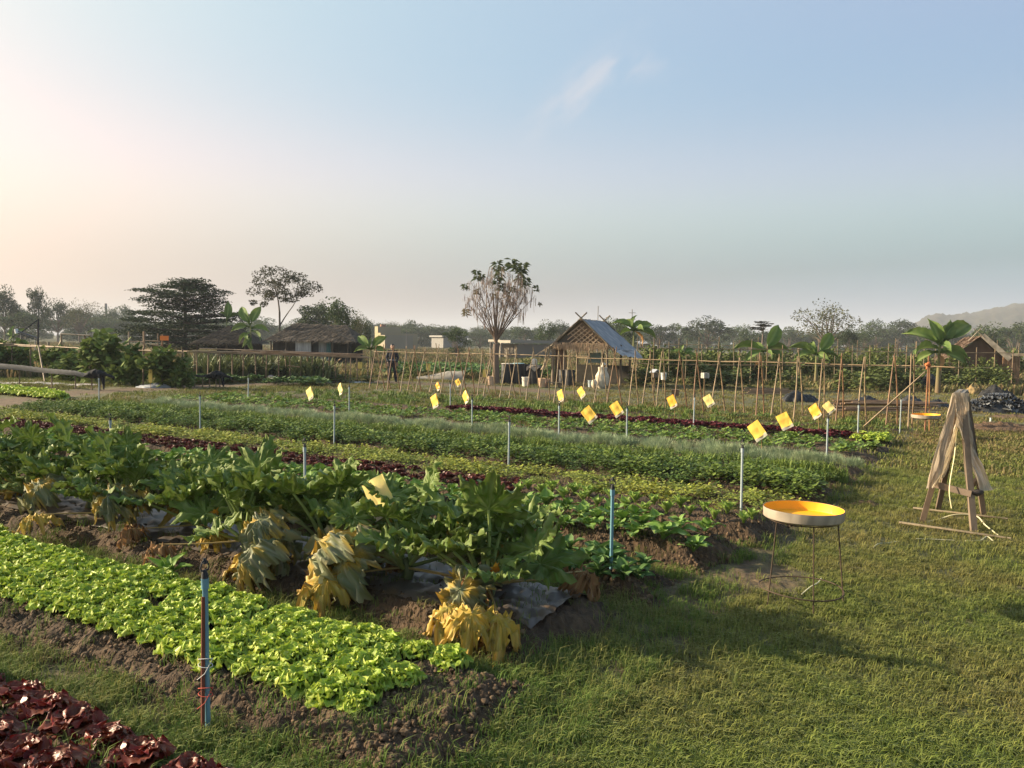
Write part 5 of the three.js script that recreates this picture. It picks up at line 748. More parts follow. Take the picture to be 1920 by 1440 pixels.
  for (let k = 0; k < 7; k++) for (const s of [-1, 1]) {
    const c0 = -0.55 + k * 0.25; let a = null, b = null;            // clip each diagonal to the gable triangle
    for (let q = 0; q <= 60; q++) { const f = q / 60, x = s > 0 ? c0 - 0.45 + f * 1.5 : c0 + 0.6 - f * 1.5, y = EH + 0.2 + f * 1.15; if (x > -0.62 && Math.abs(x) < hw - 0.1 && y < inner(x) - 0.08) { const p = V(x, y, 0.02 + (s > 0 ? 0.012 : 0)); if (!a) a = p; b = p; } }
    if (a && a.distanceTo(b) > 0.12) { const g = new GB(); g.beam(a, b, 0.045, 0.012, vary([0.5, 0.37, 0.24], r, 0.12), V(0, 0, 1)); part('lattice_slat', g.build(), M.bamboo, t); }
  }
  const fr = new GB(); for (let k = 0; k < 900; k++) { const x = (r() * 2 - 1) * 1.15, hang = 0.12 + 0.3 * Math.exp(-(((x - 0.1) / 0.7) ** 2)) * r(), y = EH + 0.22 * r(), c = vary([0.27, 0.19, 0.12], r, 0.35), w = 0.012, e = (r() - 0.5) * 0.18, z = 0.06 + 0.1 * r(); const i0 = fr.v(x - w, y, z, c), i1 = fr.v(x + w, y, z, c), i2 = fr.v(x + e, y - hang, z + 0.03, c); fr.tri(i0, i1, i2); } part('straw_fringe', fr.build(), M.thatch, t, 'ragged brown straw fringe under the gable');
  const ef = new GB(); thatchPatch(ef, r, V(-hw - 0.12, EH - 0.1, Z1), V(-hw - 0.12, EH - 0.1, 0.12), V(0, RH + 0.05, 0.12), V(0, RH + 0.05, Z1), 1100, 0.3, [0.2, 0.165, 0.12], [0.38, 0.32, 0.23]); part('straw_layer', ef.build(), M.thatch, t);
  const wm = new GB(); wm.grid(6, 6, (i, j) => [-1.15 + 0.42 * i / 6, 0.12 + (EH - 0.1) * j / 6, -0.05, vary([0.16, 0.09, 0.055], r, 0.15)]); part('wall_panel', wm.build(), M.wood, t, 'brown board panel left of the doorway');
  const bw = new GB(); bw.grid(8, 6, (i, j) => [-1.2 + 2.4 * i / 8, 0.0 + 0.82 * j / 6, Z1 + 0.1 + 0.03 * n2(i, j), vary([0.05, 0.045, 0.035], r, 0.25)]); part('rear_mat', bw.build(), M.thatch, t);
  const sheet = new GB(); sheet.grid(6, 4, (i, j) => [0.05 + 0.62 * i / 6, EH - 0.62 + 0.42 * j / 4 + 0.02 * n2(i, 3), -0.6 + 0.03 * n2(i * 0.7, j), vary([0.15, 0.22, 0.22], r, 0.06)]); part('hanging_cloth', sheet.build(), M.cloth, t, 'grey green cloth hanging inside the hut');
  const dr = new GB(); dr.grid(6, 12, (i, j) => { const b = j / 12; return [-1.3 - 0.13 * i / 6 * (0.6 + b) - 0.25 * b * b, EH + 0.05 - 1.0 * b, 0.1 + 0.05 * Math.sin(i * 1.5 + b * 2), mixc([0.5, 0.4, 0.26], [0.34, 0.26, 0.16], r())]; }); part('hanging_sheet', dr.build(), M.cloth, t, 'tan sheet hanging down the left front post');
  pole('guy_pole', V(-hw - 0.02, EH + 0.02, 0.15), V(-hw - 0.75, EH - 0.5, 0.3), 0.012, BM);
}
// ------------------------------------------------------------------ barrels, buckets and clutter by the hut
function lathe(prof, col, n = 26, r = rngOf(3)) { const g = new GB(); g.grid(prof.length - 1, n, (i, j) => { const a = j / n * 6.2832; return [prof[i][0] * Math.cos(a), prof[i][1], prof[i][0] * Math.sin(a), vary(prof[i][2] ?? col, r, 0.08)]; }); return g.build(); }
{
  const r = rngOf(711), BK = [0.014, 0.015, 0.017];
  const drum = lathe([[0.001, 0], [0.27, 0], [0.285, 0.02], [0.285, 0.28], [0.297, 0.3], [0.285, 0.32], [0.285, 0.56], [0.297, 0.58], [0.285, 0.6], [0.28, 0.84], [0.265, 0.88], [0.25, 0.88], [0.25, 0.85], [0.001, 0.85]], BK), rim = lathe([[0.27, 0.862], [0.3, 0.865], [0.3, 0.9], [0.27, 0.905]], [0.05, 0.045, 0.04]);
  const dm = std({ roughness: 0.5 });
  for (const [px, d, s, lid, label] of [[952, 34.5, 0.92, [0.5, 0.46, 0.4], 'black drum with a pale lid beside the pod tree'], [973, 34.5, 0.94, [0.22, 0.38, 0.42], 'black drum with a pale blue rim second from the pod tree'], [983, 35.2, 0.9, null, 'black drum half hidden behind the blue rimmed drum'], [1003, 34, 0.86, [0.36, 0.3, 0.24], 'dark drum covered with a ragged grey cloth'], [1058, 33.4, 0.72, null, 'dark drum in the shade at the hut front left'], [1070, 33, 0.74, null, 'dark drum in the shade at the hut front right']]) {
    const t = thing('drum', label, 'drum', foot(px, d)); t.scale.setScalar(s); part('body', drum, dm, t); part('rim', rim, dm, t); if (lid) { const g = lathe([[0.001, 0.93], [0.24, 0.925], [0.29, 0.905], [0.29, 0.89]], lid); part('lid', g, M.plain, t); }
    if (px === 1003) { const c = new GB(); c.grid(8, 24, (i, j) => { const a = j / 24 * 6.2832, f = i / 8, q = 0.1 + 0.3 * f; return [q * Math.cos(a), 0.95 - 0.42 * Math.max(0, f - 0.5) * (1 + 0.5 * Math.sin(a * 5)), q * Math.sin(a), vary([0.3, 0.25, 0.19], r, 0.2)]; }); part('cover_cloth', c.build(), M.cloth, t, 'ragged grey brown cloth draped over the drum'); }
  }
  const bucket = lathe([[0.001, 0.01], [0.12, 0], [0.125, 0.01], [0.15, 0.34], [0.158, 0.345], [0.158, 0.365], [0.148, 0.365], [0.14, 0.34], [0.118, 0.02], [0.001, 0.02]], [1, 1, 1]), hg = new GB(); hg.tube([0, 1, 2, 3, 4, 5, 6].map((k) => V(0.155 * Math.cos(k / 6 * 3.14), 0.33 - 0.12 * Math.sin(k / 6 * 3.14), 0.156)), 0.006, 5, [0.3, 0.3, 0.3]); const hgb = hg.build();
  for (const [px, d, s, c, label] of [[921, 32.6, 1.0, [0.5, 0.36, 0.24], 'peach plastic bucket at the foot of the pod tree'], [987, 32, 1.05, [0.6, 0.55, 0.45], 'cream plastic bucket in front of the black drums'], [1017, 31.6, 1.0, [0.56, 0.36, 0.22], 'orange tan bucket in front of the covered drum'], [1027, 32, 0.9, [0.36, 0.22, 0.15], 'brown bucket beside the orange tan bucket'], [1109, 32.4, 0.75, [0.3, 0.36, 0.38], 'small grey bucket in front of the hut doorway'], [1246, 29, 0.7, [0.55, 0.56, 0.52], 'pale box shaped bucket hung on a stake right of the hut']]) {
    const t = thing('bucket', label, 'bucket', foot(px, d)); if (px === 1246) { t.position.y = hgt(1246, 706, d) - 0.12; const g = new GB(); g.tube([V(0.0, -t.position.y / s - 0.05, -0.1), V(0, 0.42, -0.16)], 0.02, 6, [0.3, 0.22, 0.13]); part('stake', g.build(), M.wood, t); } t.scale.setScalar(s);
    part('body', bucket, std({ color: new THREE.Color().setRGB(...c), roughness: 0.6 }), t); part('handle', hgb, M.metal, t);
  }
  // jug, sack, tipped bucket, bird boxes, bench
  const jug = single('water_jug', lathe([[0.001, 0], [0.11, 0.0], [0.115, 0.02], [0.115, 0.18], [0.08, 0.23], [0.035, 0.25], [0.035, 0.28], [0.001, 0.28]], [0.62, 0.6, 0.54]), M.satin, 'small white jug standing on the cloth covered drum', 'jug'); jug.position.copy(foot(1003, 34)).setY(0.83);
  { const g = new GB(), N = 24; g.grid(18, N, (i, j) => { const f = i / 18, a = j / N * 6.2832, q = 0.26 * Math.sin(Math.min(1, f * 1.15 + 0.12) * 2.6) ** 0.6 * (1 + 0.12 * n2(Math.cos(a) * 1.5 + f * 3, Math.sin(a) * 1.5)); return [q * Math.cos(a) * 1.05, 0.85 * f - 0.01, q * Math.sin(a) * 0.75, mixc([0.62, 0.56, 0.44], [0.45, 0.38, 0.28], clamp(0.4 + n2(a * 2, f * 5)))]; }); const s = thing('feed_sack', 'plump cream woven sack standing right of the hut doorway', 'sack', foot(1131, 31.8)); part('bag', g.build(), M.cloth, s); const l = new GB(); l.tube([V(-0.02, 0.8, 0.02), V(0.02, 0.92, 0), V(0.06, 0.98, 0.03)], [0.07, 0.05, 0.09], 7, [0.55, 0.5, 0.42]); part('tied_neck', l.build(), M.cloth, s); const s2 = new GB(); s2.grid(8, 16, (i, j) => { const f = i / 8, a = j / 16 * 6.2832, q = 0.12 * Math.sin(f * 2.9 + 0.12) ** 0.5; return [q * Math.cos(a), 0.36 * f, q * Math.sin(a), vary([0.6, 0.5, 0.36], r, 0.08)]; }); const o = single('small_sack', s2.build(), M.cloth, 'small cream sack slumped against the big sack', 'sack'); o.position.copy(foot(1116, 31.6)); }
  { const m = thing('tipped_bucket', 'white lidded black bucket lying on its side by the footpath', 'bucket', foot(518, 30.6)); m.position.y = 0.15; const b = part('body', bucket, std({ color: new THREE.Color().setRGB(0.05, 0.05, 0.055), roughness: 0.6 }), m), l = part('lid', lathe([[0.001, 0.375], [0.15, 0.372], [0.162, 0.36]], [0.62, 0.56, 0.5]), M.plain, m, 'cream lid facing left'); m.rotation.z = 1.45; m.rotation.y = -0.6; }
  const bx = (name, label, px, py, d, w, h, dep, c, roof) => { const p = at(px, py, d), t = thing(name, label, 'nest box', V(p.x, 0, p.z), 0.5), g = new GB(); g.beam(V(0, p.y - h / 2, 0), V(0, p.y + h / 2, 0), w, dep, c); part('box', g.build(), M.wood, t); const s = new GB(); s.tube([V(0, -0.05, -0.02), V(0, p.y - h / 2, -0.02)], 0.022, 6, [0.3, 0.2, 0.11]); part('post', s.build(), M.wood, t); if (roof) { const f = new GB(); f.beam(V(-w * 0.75, p.y + h / 2 + 0.0, 0), V(0.01, p.y + h / 2 + 0.11, 0), dep * 1.4, 0.02, [0.3, 0.32, 0.36], V(0, 1, 0)).beam(V(w * 0.75, p.y + h / 2 + 0.0, 0), V(-0.01, p.y + h / 2 + 0.115, 0), dep * 1.4, 0.02, [0.3, 0.32, 0.36], V(0, 1, 0)); part('roof', f.build(), M.plain, t); } };
  bx('nest_box', 'small box with a grey pitched roof on a post right of the hut', 1228, 703, 29.5, 0.2, 0.18, 0.2, [0.2, 0.16, 0.12], true);
  bx('nest_box', 'white box on a slanting post among the bean poles', 1322, 704, 27, 0.2, 0.18, 0.2, [0.6, 0.6, 0.56], false);
  { const t = thing('low_bench', 'low rough plank bench in front of the hut drums', 'bench', foot(1040, 31.6)); const g = new GB(); g.beam(V(-0.3, 0.2, 0), V(0.3, 0.2, 0), 0.2, 0.03, [0.3, 0.24, 0.16]); part('seat', g.build(), M.wood, t); for (const x of [-0.22, 0.22]) { const l = new GB(); l.beam(V(x, -0.03, 0), V(x, 0.185, 0), 0.04, 0.12, [0.26, 0.2, 0.14]); part('leg', l.build(), M.wood, t); } }
  { const t = thing('wood_block', 'square cut wooden block standing before the dark bushes', 'block', foot(1269, 27.5)), g = new GB(); g.beam(V(0, -0.02, 0), V(0, 0.24, 0), 0.28, 0.24, [0.2, 0.13, 0.08]); part('block', g.build(), M.wood, t); }
  // poles leaning on the pod tree
  const base = foot(930, 34.2); for (let k = 0; k < 9; k++) { const g = new GB(), a = foot(mix(897, 915, k / 8) + r() * 3, 33.4 + r() * 0.6), b = base.clone().add(V(-0.14 + r() * 0.06, 1.0 + 0.5 * r(), 0.1 + 0.1 * r())); g.tube([a, a.clone().lerp(b, 0.5).add(V(0, -0.03, 0)), b], [0.016, 0.014, 0.011], 5, vary([0.26, 0.17, 0.1], r, 0.25)); single('leaning_pole', g.build(), M.bamboo, `thin brown pole leaning on the pod tree, ${ord(k + 1)} from the left`, 'pole', 'poles leaning on the pod tree'); }
}
// ------------------------------------------------------------------ standing person in dark clothes
{
  const p = gp(735, 716), S = 1.6 / 1.7;
  function sdfMesh(bones, lo, hi, cell, k = 0.03) {                 // joints with radii -> one smooth skin
    const N = Math.ceil(Math.max(hi.x - lo.x, hi.y - lo.y, hi.z - lo.z) / cell), mc = new MarchingCubes(N, new THREE.MeshStandardMaterial(), false, false, 120000), half = N * cell / 2, c = lo.clone().add(hi).multiplyScalar(0.5), q = V(0, 0, 0), ab = V(0, 0, 0), ap = V(0, 0, 0);
    mc.isolation = 0;
    for (let z = 0; z < N; z++) for (let y = 0; y < N; y++) for (let x = 0; x < N; x++) {
      q.set(c.x + (x - N / 2) * cell, c.y + (y - N / 2) * cell, c.z + (z - N / 2) * cell); let d = 1e9;
      for (const [a, b, ra, rb] of bones) { ab.copy(b).sub(a); ap.copy(q).sub(a); const h = clamp(ap.dot(ab) / Math.max(ab.lengthSq(), 1e-8)), e = ap.addScaledVector(ab, -h).length() - mix(ra, rb, h), w = Math.max(k - Math.abs(d - e), 0) / k; d = Math.min(d, e) - w * w * k * 0.25; }
      mc.field[x + y * N + z * N * N] = -d;
    }
    mc.update(); const n = mc.count, g = new THREE.BufferGeometry(), P = new Float32Array(n * 3); for (let i = 0; i < n; i++) { P[i * 3] = c.x + mc.positionArray[i * 3] * half; P[i * 3 + 1] = c.y + mc.positionArray[i * 3 + 1] * half; P[i * 3 + 2] = c.z + mc.positionArray[i * 3 + 2] * half; }
    g.setAttribute('position', new THREE.BufferAttribute(P, 3)); g.setAttribute('normal', new THREE.BufferAttribute(mc.normalArray.slice(0, n * 3), 3)); g.setAttribute('color', new THREE.BufferAttribute(new Float32Array(n * 3).fill(1), 3)); return g;
  }
  const t = thing('person', 'person in dark jacket and trousers standing behind the bean poles', 'person', p, 0.25), cm = (c, rough) => new THREE.MeshStandardMaterial({ color: new THREE.Color().setRGB(...c), roughness: rough, vertexColors: true });
  const J = { hip: V(0, 0.88, 0), chest: V(0, 1.22, 0), neck: V(0, 1.4, 0), head: V(0.01, 1.55, 0.02), ls: V(-0.17, 1.34, 0), rs: V(0.17, 1.34, 0), le: V(-0.25, 1.08, -0.02), re: V(0.25, 1.08, -0.02), lw: V(-0.19, 0.9, 0.12), rw: V(0.19, 0.9, 0.12), lh: V(-0.09, 0.88, 0), rh: V(0.09, 0.88, 0), lk: V(-0.12, 0.48, 0.03), rk: V(0.13, 0.48, 0.02), la: V(-0.15, 0.08, 0), ra: V(0.17, 0.08, 0) };
  const hand = (w, s) => { const o = [[w, V(w.x - s * 0.02, w.y - 0.08, w.z + 0.02), 0.03, 0.035]]; for (let f = 0; f < 4; f++) { const a = V(w.x - s * 0.02 + (f - 1.5) * 0.018, w.y - 0.1, w.z + 0.025), b = V(a.x, a.y - 0.05 - 0.01 * (f === 1 || f === 2), a.z + 0.015), c = V(b.x, b.y - 0.03, b.z - 0.01); o.push([a, b, 0.0095, 0.009], [b, c, 0.009, 0.008]); } o.push([V(w.x + s * -0.03, w.y - 0.04, w.z + 0.03), V(w.x + s * -0.055, w.y - 0.09, w.z + 0.05), 0.011, 0.009]); return o; };
  const body = [[J.neck, J.head, 0.05, 0.055], [J.head.clone().add(V(0, 0.04, -0.01)), J.head.clone().add(V(0, -0.03, 0.02)), 0.092, 0.078], [J.head.clone().add(V(0, -0.01, 0.09)), J.head.clone().add(V(0, 0.02, 0.095)), 0.018, 0.01], [J.head.clone().add(V(-0.085, 0, 0)), J.head.clone().add(V(-0.088, 0.03, 0)), 0.018, 0.018], [J.head.clone().add(V(0.085, 0, 0)), J.head.clone().add(V(0.088, 0.03, 0)), 0.018, 0.018], [J.chest, J.neck, 0.13, 0.06], [J.hip, J.chest, 0.125, 0.15], [J.ls, J.le, 0.05, 0.04], [J.le, J.lw, 0.04, 0.028], [J.rs, J.re, 0.05, 0.04], [J.re, J.rw, 0.04, 0.028], [J.lh, J.lk, 0.08, 0.055], [J.lk, J.la, 0.052, 0.038], [J.rh, J.rk, 0.08, 0.055], [J.rk, J.ra, 0.052, 0.038], ...hand(J.lw, 1), ...hand(J.rw, -1)];
  part('body', sdfMesh(body, V(-0.5, -0.02, -0.5), V(0.5, 1.74, 0.5), 0.013, 0.02), cm([0.3, 0.17, 0.11], 0.6), t);
  part('jacket', sdfMesh([[J.hip.clone().add(V(0, 0.0, 0)), J.chest, 0.15, 0.17], [J.chest, J.neck.clone().add(V(0, -0.02, 0)), 0.16, 0.075], [J.ls, J.le, 0.068, 0.056], [J.le, J.lw, 0.056, 0.045], [J.rs, J.re, 0.068, 0.056], [J.re, J.rw, 0.056, 0.045], [J.ls, J.rs, 0.065, 0.065]], V(-0.4, 0.7, -0.4), V(0.4, 1.5, 0.4), 0.014, 0.03), cm([0.022, 0.025, 0.035], 0.9), t, 'dark navy jacket');
  part('trousers', sdfMesh([[J.lh.clone().add(V(0.02, 0.02, 0)), J.lk, 0.105, 0.075], [J.lk, J.la, 0.075, 0.062], [J.rh.clone().add(V(-0.02, 0.02, 0)), J.rk, 0.105, 0.075], [J.rk, J.ra, 0.075, 0.062]], V(-0.5, -0.1, -0.4), V(0.5, 1.05, 0.4), 0.016, 0.03), cm([0.02, 0.02, 0.026], 0.9), t, 'dark trousers');
  part('belt_band', sdfMesh([[V(-0.06, 0.98, 0), V(0.06, 0.98, 0), 0.118, 0.118]], V(-0.2, 0.9, -0.2), V(0.2, 1.06, 0.2), 0.012), cm([0.45, 0.45, 0.46], 0.8), t, 'pale band round the waist').scale.set(1, 1, 1.02);
  t.children[3].geometry.computeBoundingBox(); t.children[3].scale.y = 0.3; t.children[3].position.y = 0.98 * 0.7; t.children[3].scale.x = 1.02; t.children[3].scale.z = 1.4;
  part('hair', sdfMesh([[J.head.clone().add(V(0, 0.075, -0.02)), J.head.clone().add(V(0, 0.06, -0.04)), 0.086, 0.09]], V(-0.14, 1.45, -0.16), V(0.14, 1.74, 0.14), 0.012), cm([0.012, 0.01, 0.009], 0.6), t);
  for (const x of [-0.15, 0.17]) { const g = new GB(); g.tube([V(x, 0.045, -0.07), V(x, 0.05, 0.02), V(x + (x < 0 ? -0.02 : 0.02), 0.04, 0.17)], [0.045, 0.05, 0.035], 9, [0.03, 0.027, 0.025]); part('shoe', g.build(), M.plain, t); }
  t.scale.setScalar(S);
}

// ------------------------------------------------------------------ thatched houses and far buildings
{
  const r = rngOf(801), TH0 = [0.04, 0.032, 0.024], TH1 = [0.095, 0.075, 0.055];
  function house(px, D, o) {                                        // spans in pixels at that distance: x0 x1 wall, roof x0 x1, ridge and eave rows
    const t = thing(o.name, o.label, o.category, foot(px, D)), k = D / FOCAL, X = (x) => (x - px) * k, Y = (y) => hgt(px, y, D), back = -o.depth;
    const wall = (name, x0, x1, z, y1, c, lab, y0 = -0.1) => { const g = new GB(); g.beam(V(X(x0), (y0 + y1) / 2, z), V(X(x1), (y0 + y1) / 2, z), 0.12, y1 - y0, c); part(name, g.build(), M.concrete, t, lab); };
    for (const w of o.walls) wall(w[0], w[1], w[2], w[3], w[4] === undefined ? Y(o.eave) : w[4], w[5], w[6], w[7]);
    const roof = new GB(), rl = V(X(o.r0 + o.hip), Y(o.ridge), back / 2), rr = V(X(o.r1 - o.hip), Y(o.ridge + (o.drop ?? 0)), back / 2), a = V(X(o.r0), Y(o.eave), 0.55), b = V(X(o.r1), Y(o.eave), 0.55), c = V(X(o.r1), Y(o.eave), back - 0.55), d = V(X(o.r0), Y(o.eave), back - 0.55);
    const face = (p, q, s, u) => roof.grid(20, 8, (i, j) => { const w = p.clone().lerp(q, i / 20).lerp(u.clone().lerp(s, i / 20), j / 8); return [w.x, w.y + 0.06 * n2(w.x * 1.2, j * 0.6) + 0.03 * n2(w.x * 4, j), w.z, vary(mixc(TH0, TH1, clamp(0.5 + 0.7 * n2(w.x * 2, j * 0.8))), r, 0.15)]; });
    face(a, b, rr, rl); face(c, d, rl, rr); face(b, c, rr, rr); face(d, a, rl, rl); const rf = part('roof', roof.build(), M.thatch, t, 'shaggy dark thatch roof');
    const st = new GB(); thatchPatch(st, r, a, b, rr, rl, 2200, 0.6, TH0, [0.13, 0.1, 0.07]); thatchPatch(st, r, b, c, rr, rr, 500, 0.6, TH0, TH1); part('straw', st.build(), M.thatch, rf); return { t, X, Y };
  }
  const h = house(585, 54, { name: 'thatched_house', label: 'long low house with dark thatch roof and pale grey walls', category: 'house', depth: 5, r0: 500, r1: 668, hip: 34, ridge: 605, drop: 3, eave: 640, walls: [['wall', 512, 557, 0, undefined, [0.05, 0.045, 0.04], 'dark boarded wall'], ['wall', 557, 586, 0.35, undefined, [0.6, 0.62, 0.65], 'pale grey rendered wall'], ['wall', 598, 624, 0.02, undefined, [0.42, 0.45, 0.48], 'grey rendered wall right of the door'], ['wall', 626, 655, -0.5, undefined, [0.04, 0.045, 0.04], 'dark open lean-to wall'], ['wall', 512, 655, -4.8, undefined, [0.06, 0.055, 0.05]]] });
  { const { t, X, Y } = h, g = new GB(); g.beam(V(X(586), 0.85, -0.05), V(X(598), 0.85, -0.05), 0.06, 1.7, [0.03, 0.035, 0.035]); part('door', g.build(), M.plain, t, 'dark doorway leaf'); const s = new GB(); s.grid(6, 6, (i, j) => [X(614) + (X(622) - X(614)) * i / 6, 0.3 + 1.3 * j / 6, 0.3 + 0.05 * Math.sin(i * 2), [0.05, 0.14, 0.14]]); part('curtain', s.build(), M.cloth, t, 'teal curtain at the right wall'); for (const x of [512, 540, 626, 655]) { const q = new GB(); q.tube([V(X(x), -0.1, 0.45), V(X(x), Y(640), 0.45)], 0.06, 7, [0.1, 0.08, 0.06]); part('post', q.build(), M.wood, t); } const v = new GB(); v.beam(V(X(563), 0.72, 0.5), V(X(578), 0.72, 0.5), 0.1, 0.2, [0.02, 0.02, 0.02]); part('wall_box', v.build(), M.plain, t); const lo = new GB(); for (const [a, b, c, d] of [[622, 618, 668, 640], [588, 600, 640, 622]]) lo.tube([V(X(a), Y(b), 0.6), V(X(c), Y(d), 0.62)], 0.035, 6, [0.22, 0.19, 0.16]); part('roof_pole', lo.build(), M.wood, t); }
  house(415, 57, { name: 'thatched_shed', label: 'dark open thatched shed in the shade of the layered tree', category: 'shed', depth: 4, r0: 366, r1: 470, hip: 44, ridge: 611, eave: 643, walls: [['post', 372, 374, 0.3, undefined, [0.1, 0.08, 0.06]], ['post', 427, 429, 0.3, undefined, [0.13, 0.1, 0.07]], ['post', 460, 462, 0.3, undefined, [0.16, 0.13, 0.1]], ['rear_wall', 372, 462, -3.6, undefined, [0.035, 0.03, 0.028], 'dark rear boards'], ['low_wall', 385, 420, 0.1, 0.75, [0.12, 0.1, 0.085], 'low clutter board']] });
  // bamboo shelter on the right with a bright barge board
  {
    const D = 41, t = thing('bamboo_shelter', 'brown thatched shelter with a pale barge board at the right edge', 'shelter', foot(1850, D), -0.3), k = D / FOCAL, X = (x) => (x - 1850) * k, Y = (y) => hgt(1850, y, D), BR0 = [0.12, 0.075, 0.05], BR1 = [0.2, 0.14, 0.1];
    const g = new GB(), ap = V(X(1841), Y(630), 0), apb = V(X(1838), Y(632), -3); const e = V(X(1786), Y(672), 0.2), eb = V(X(1786), Y(672), -3), f = V(X(1896), Y(678), 0), fb = V(X(1900), Y(676), -3);
    const fc = (p, q, s, u) => g.grid(14, 8, (i, j) => { const w = p.clone().lerp(q, i / 14).lerp(u.clone().lerp(s, i / 14), j / 8); return [w.x, w.y + 0.03 * n2(i * 1.2, j), w.z, vary(mixc(BR0, BR1, r()), r, 0.2)]; });
    fc(e, eb, apb, ap); fc(f, fb, apb, ap); const rf = part('roof', g.build(), M.thatch, t, 'reddish brown thatch roof'); const st = new GB(); thatchPatch(st, r, eb, e, ap, apb, 900, 0.4, BR0, BR1); thatchPatch(st, r, f, fb, apb, ap, 500, 0.4, BR0, BR1); part('straw', st.build(), M.thatch, rf);
    const fr = new GB(); fr.grid(12, 6, (i, j) => { const x = mix(X(1790), X(1884), i / 12), hi = Math.min(mix(Y(670), Y(632), i / 6.5), mix(Y(632), Y(676), (i - 6.5) / 5.5)); return [x, mix(-0.05, hi - 0.05, j / 6), -0.3, vary(j < 3 && i > 9 ? [0.34, 0.22, 0.12] : BR0, r, 0.25)]; }); part('front_wall', fr.build(), M.thatch, t);
    const bb = new GB(); bb.beam(V(X(1842), Y(629), 0.12), V(X(1889), Y(673), 0.12), 0.06, 0.24, [0.62, 0.55, 0.44]); part('barge_board', bb.build(), M.wood, t, 'sunlit cream barge board');
    for (const [a, b, c, d] of [[1826, 616, 1846, 634], [1818, 640, 1838, 616]]) { const q = new GB(); q.tube([V(X(a), Y(b), 0.15), V(X(c), Y(d), 0.15)], 0.022, 6, [0.4, 0.34, 0.26]); part('crossed_pole', q.build(), M.bamboo, t); }
    for (let i = 0; i < 12; i++) { const q = new GB(), x = X(1878 + i * 2.4); q.tube([V(x, -0.05, 0.05), V(x + 0.01, Y(666) - 0.05 * r(), 0.05)], 0.03, 6, vary([0.4, 0.24, 0.13], r, 0.2)); part('bamboo_slat', q.build(), M.bamboo, t); }
    const rl = new GB(); rl.beam(V(X(1876), Y(664), 0.1), V(X(1925), Y(664), 0.1), 0.05, 0.14, [0.6, 0.5, 0.36]); part('rail', rl.build(), M.wood, t);
  }
  // far buildings
  const block = (name, label, px, D, list) => { const t = thing(name, label, 'building', foot(px, D)), k = D / FOCAL; for (const [n, x0, x1, y0, y1, dep, c, z = 0, lab] of list) { const g = new GB(), ym = hgt(px, y0, D), yb = y1 === null ? -0.2 : hgt(px, y1, D); g.beam(V((x0 - px) * k, (ym + yb) / 2, z - dep / 2), V((x1 - px) * k, (ym + yb) / 2, z - dep / 2), dep, ym - yb, c); part(n, g.build(), M.concrete, t, lab); } t.rotation.y = -0.9; return t; };
  block('cream_building', 'cream stepped building far behind the standing person', 708, 150, [['wall', 697, 719, 624, null, 8, [0.62, 0.54, 0.34]], ['tower', 697, 709, 612, 624, 5, [0.62, 0.55, 0.36], 0.02], ['roof_knob', 699, 703, 608, 612, 1, [0.55, 0.3, 0.2], -1], ['annex', 721, 737, 628, null, 6, [0.55, 0.5, 0.38], 0.1], ['window', 711, 715, 629, 634, 0.1, [0.08, 0.08, 0.08], 0.06], ['window', 724, 728, 632, 636, 0.1, [0.08, 0.08, 0.08], 0.16]]);
  const lb = block('long_shed', 'long pale roofed shed behind the pod tree', 950, 85, [['wall', 922, 982, 645, null, 6, [0.4, 0.36, 0.3]], ['roof', 916, 952, 637, 642, 8, [0.62, 0.58, 0.5], 1, 'pale sheet roof left half'], ['roof', 953, 986, 638, 643, 8, [0.6, 0.57, 0.5], 1.1, 'pale sheet roof right half'], ['post', 921, 923, 642, null, 0.2, [0.5, 0.45, 0.4], 1], ['post', 941, 943, 642, null, 0.2, [0.5, 0.45, 0.4], 1], ['post', 958, 960, 643, null, 0.2, [0.5, 0.45, 0.4], 1.2], ['door', 965, 972, 650, null, 0.1, [0.1, 0.09, 0.08], 0.06]]);
  block('far_shed', 'faint grey shed among the far middle trees', 820, 200, [['wall', 800, 840, 632, null, 6, [0.4, 0.4, 0.4]], ['roof', 798, 842, 629, 632, 8, [0.5, 0.5, 0.5], 0.5]]);
  for (const [px, top, D, label] of [[1120, 574, 140, 'thin mast rising behind the hut ridge'], [1184, 580, 140, 'thin ladder mast behind the banana by the hut'], [762, 618, 60, 'thin pale pole standing in the field behind the person'], [199, 569, 300, 'stubby chimney on the left skyline']]) { const H = hgt(px, top, D), kind = px === 199 ? 'chimney' : 'mast', t = thing(kind, label, kind, foot(px, D)), g = new GB(), w = px === 199 ? 0.55 : D > 100 ? 0.09 : 0.025; g.tube([V(0, 0, 0), V(0, H, 0)], [w, w * 0.8], 6, [0.22, 0.2, 0.19]); part('shaft', g.build(), M.plain, t); if (px === 1184) for (let k = 0; k < 4; k++) { const b = new GB(); b.tube([V(-0.6, H - 0.6 - k * 1.1, 0), V(0.6, H - 0.6 - k * 1.1, 0)], 0.05, 5, [0.22, 0.2, 0.19]); part('rung', b.build(), M.plain, t); } }
}
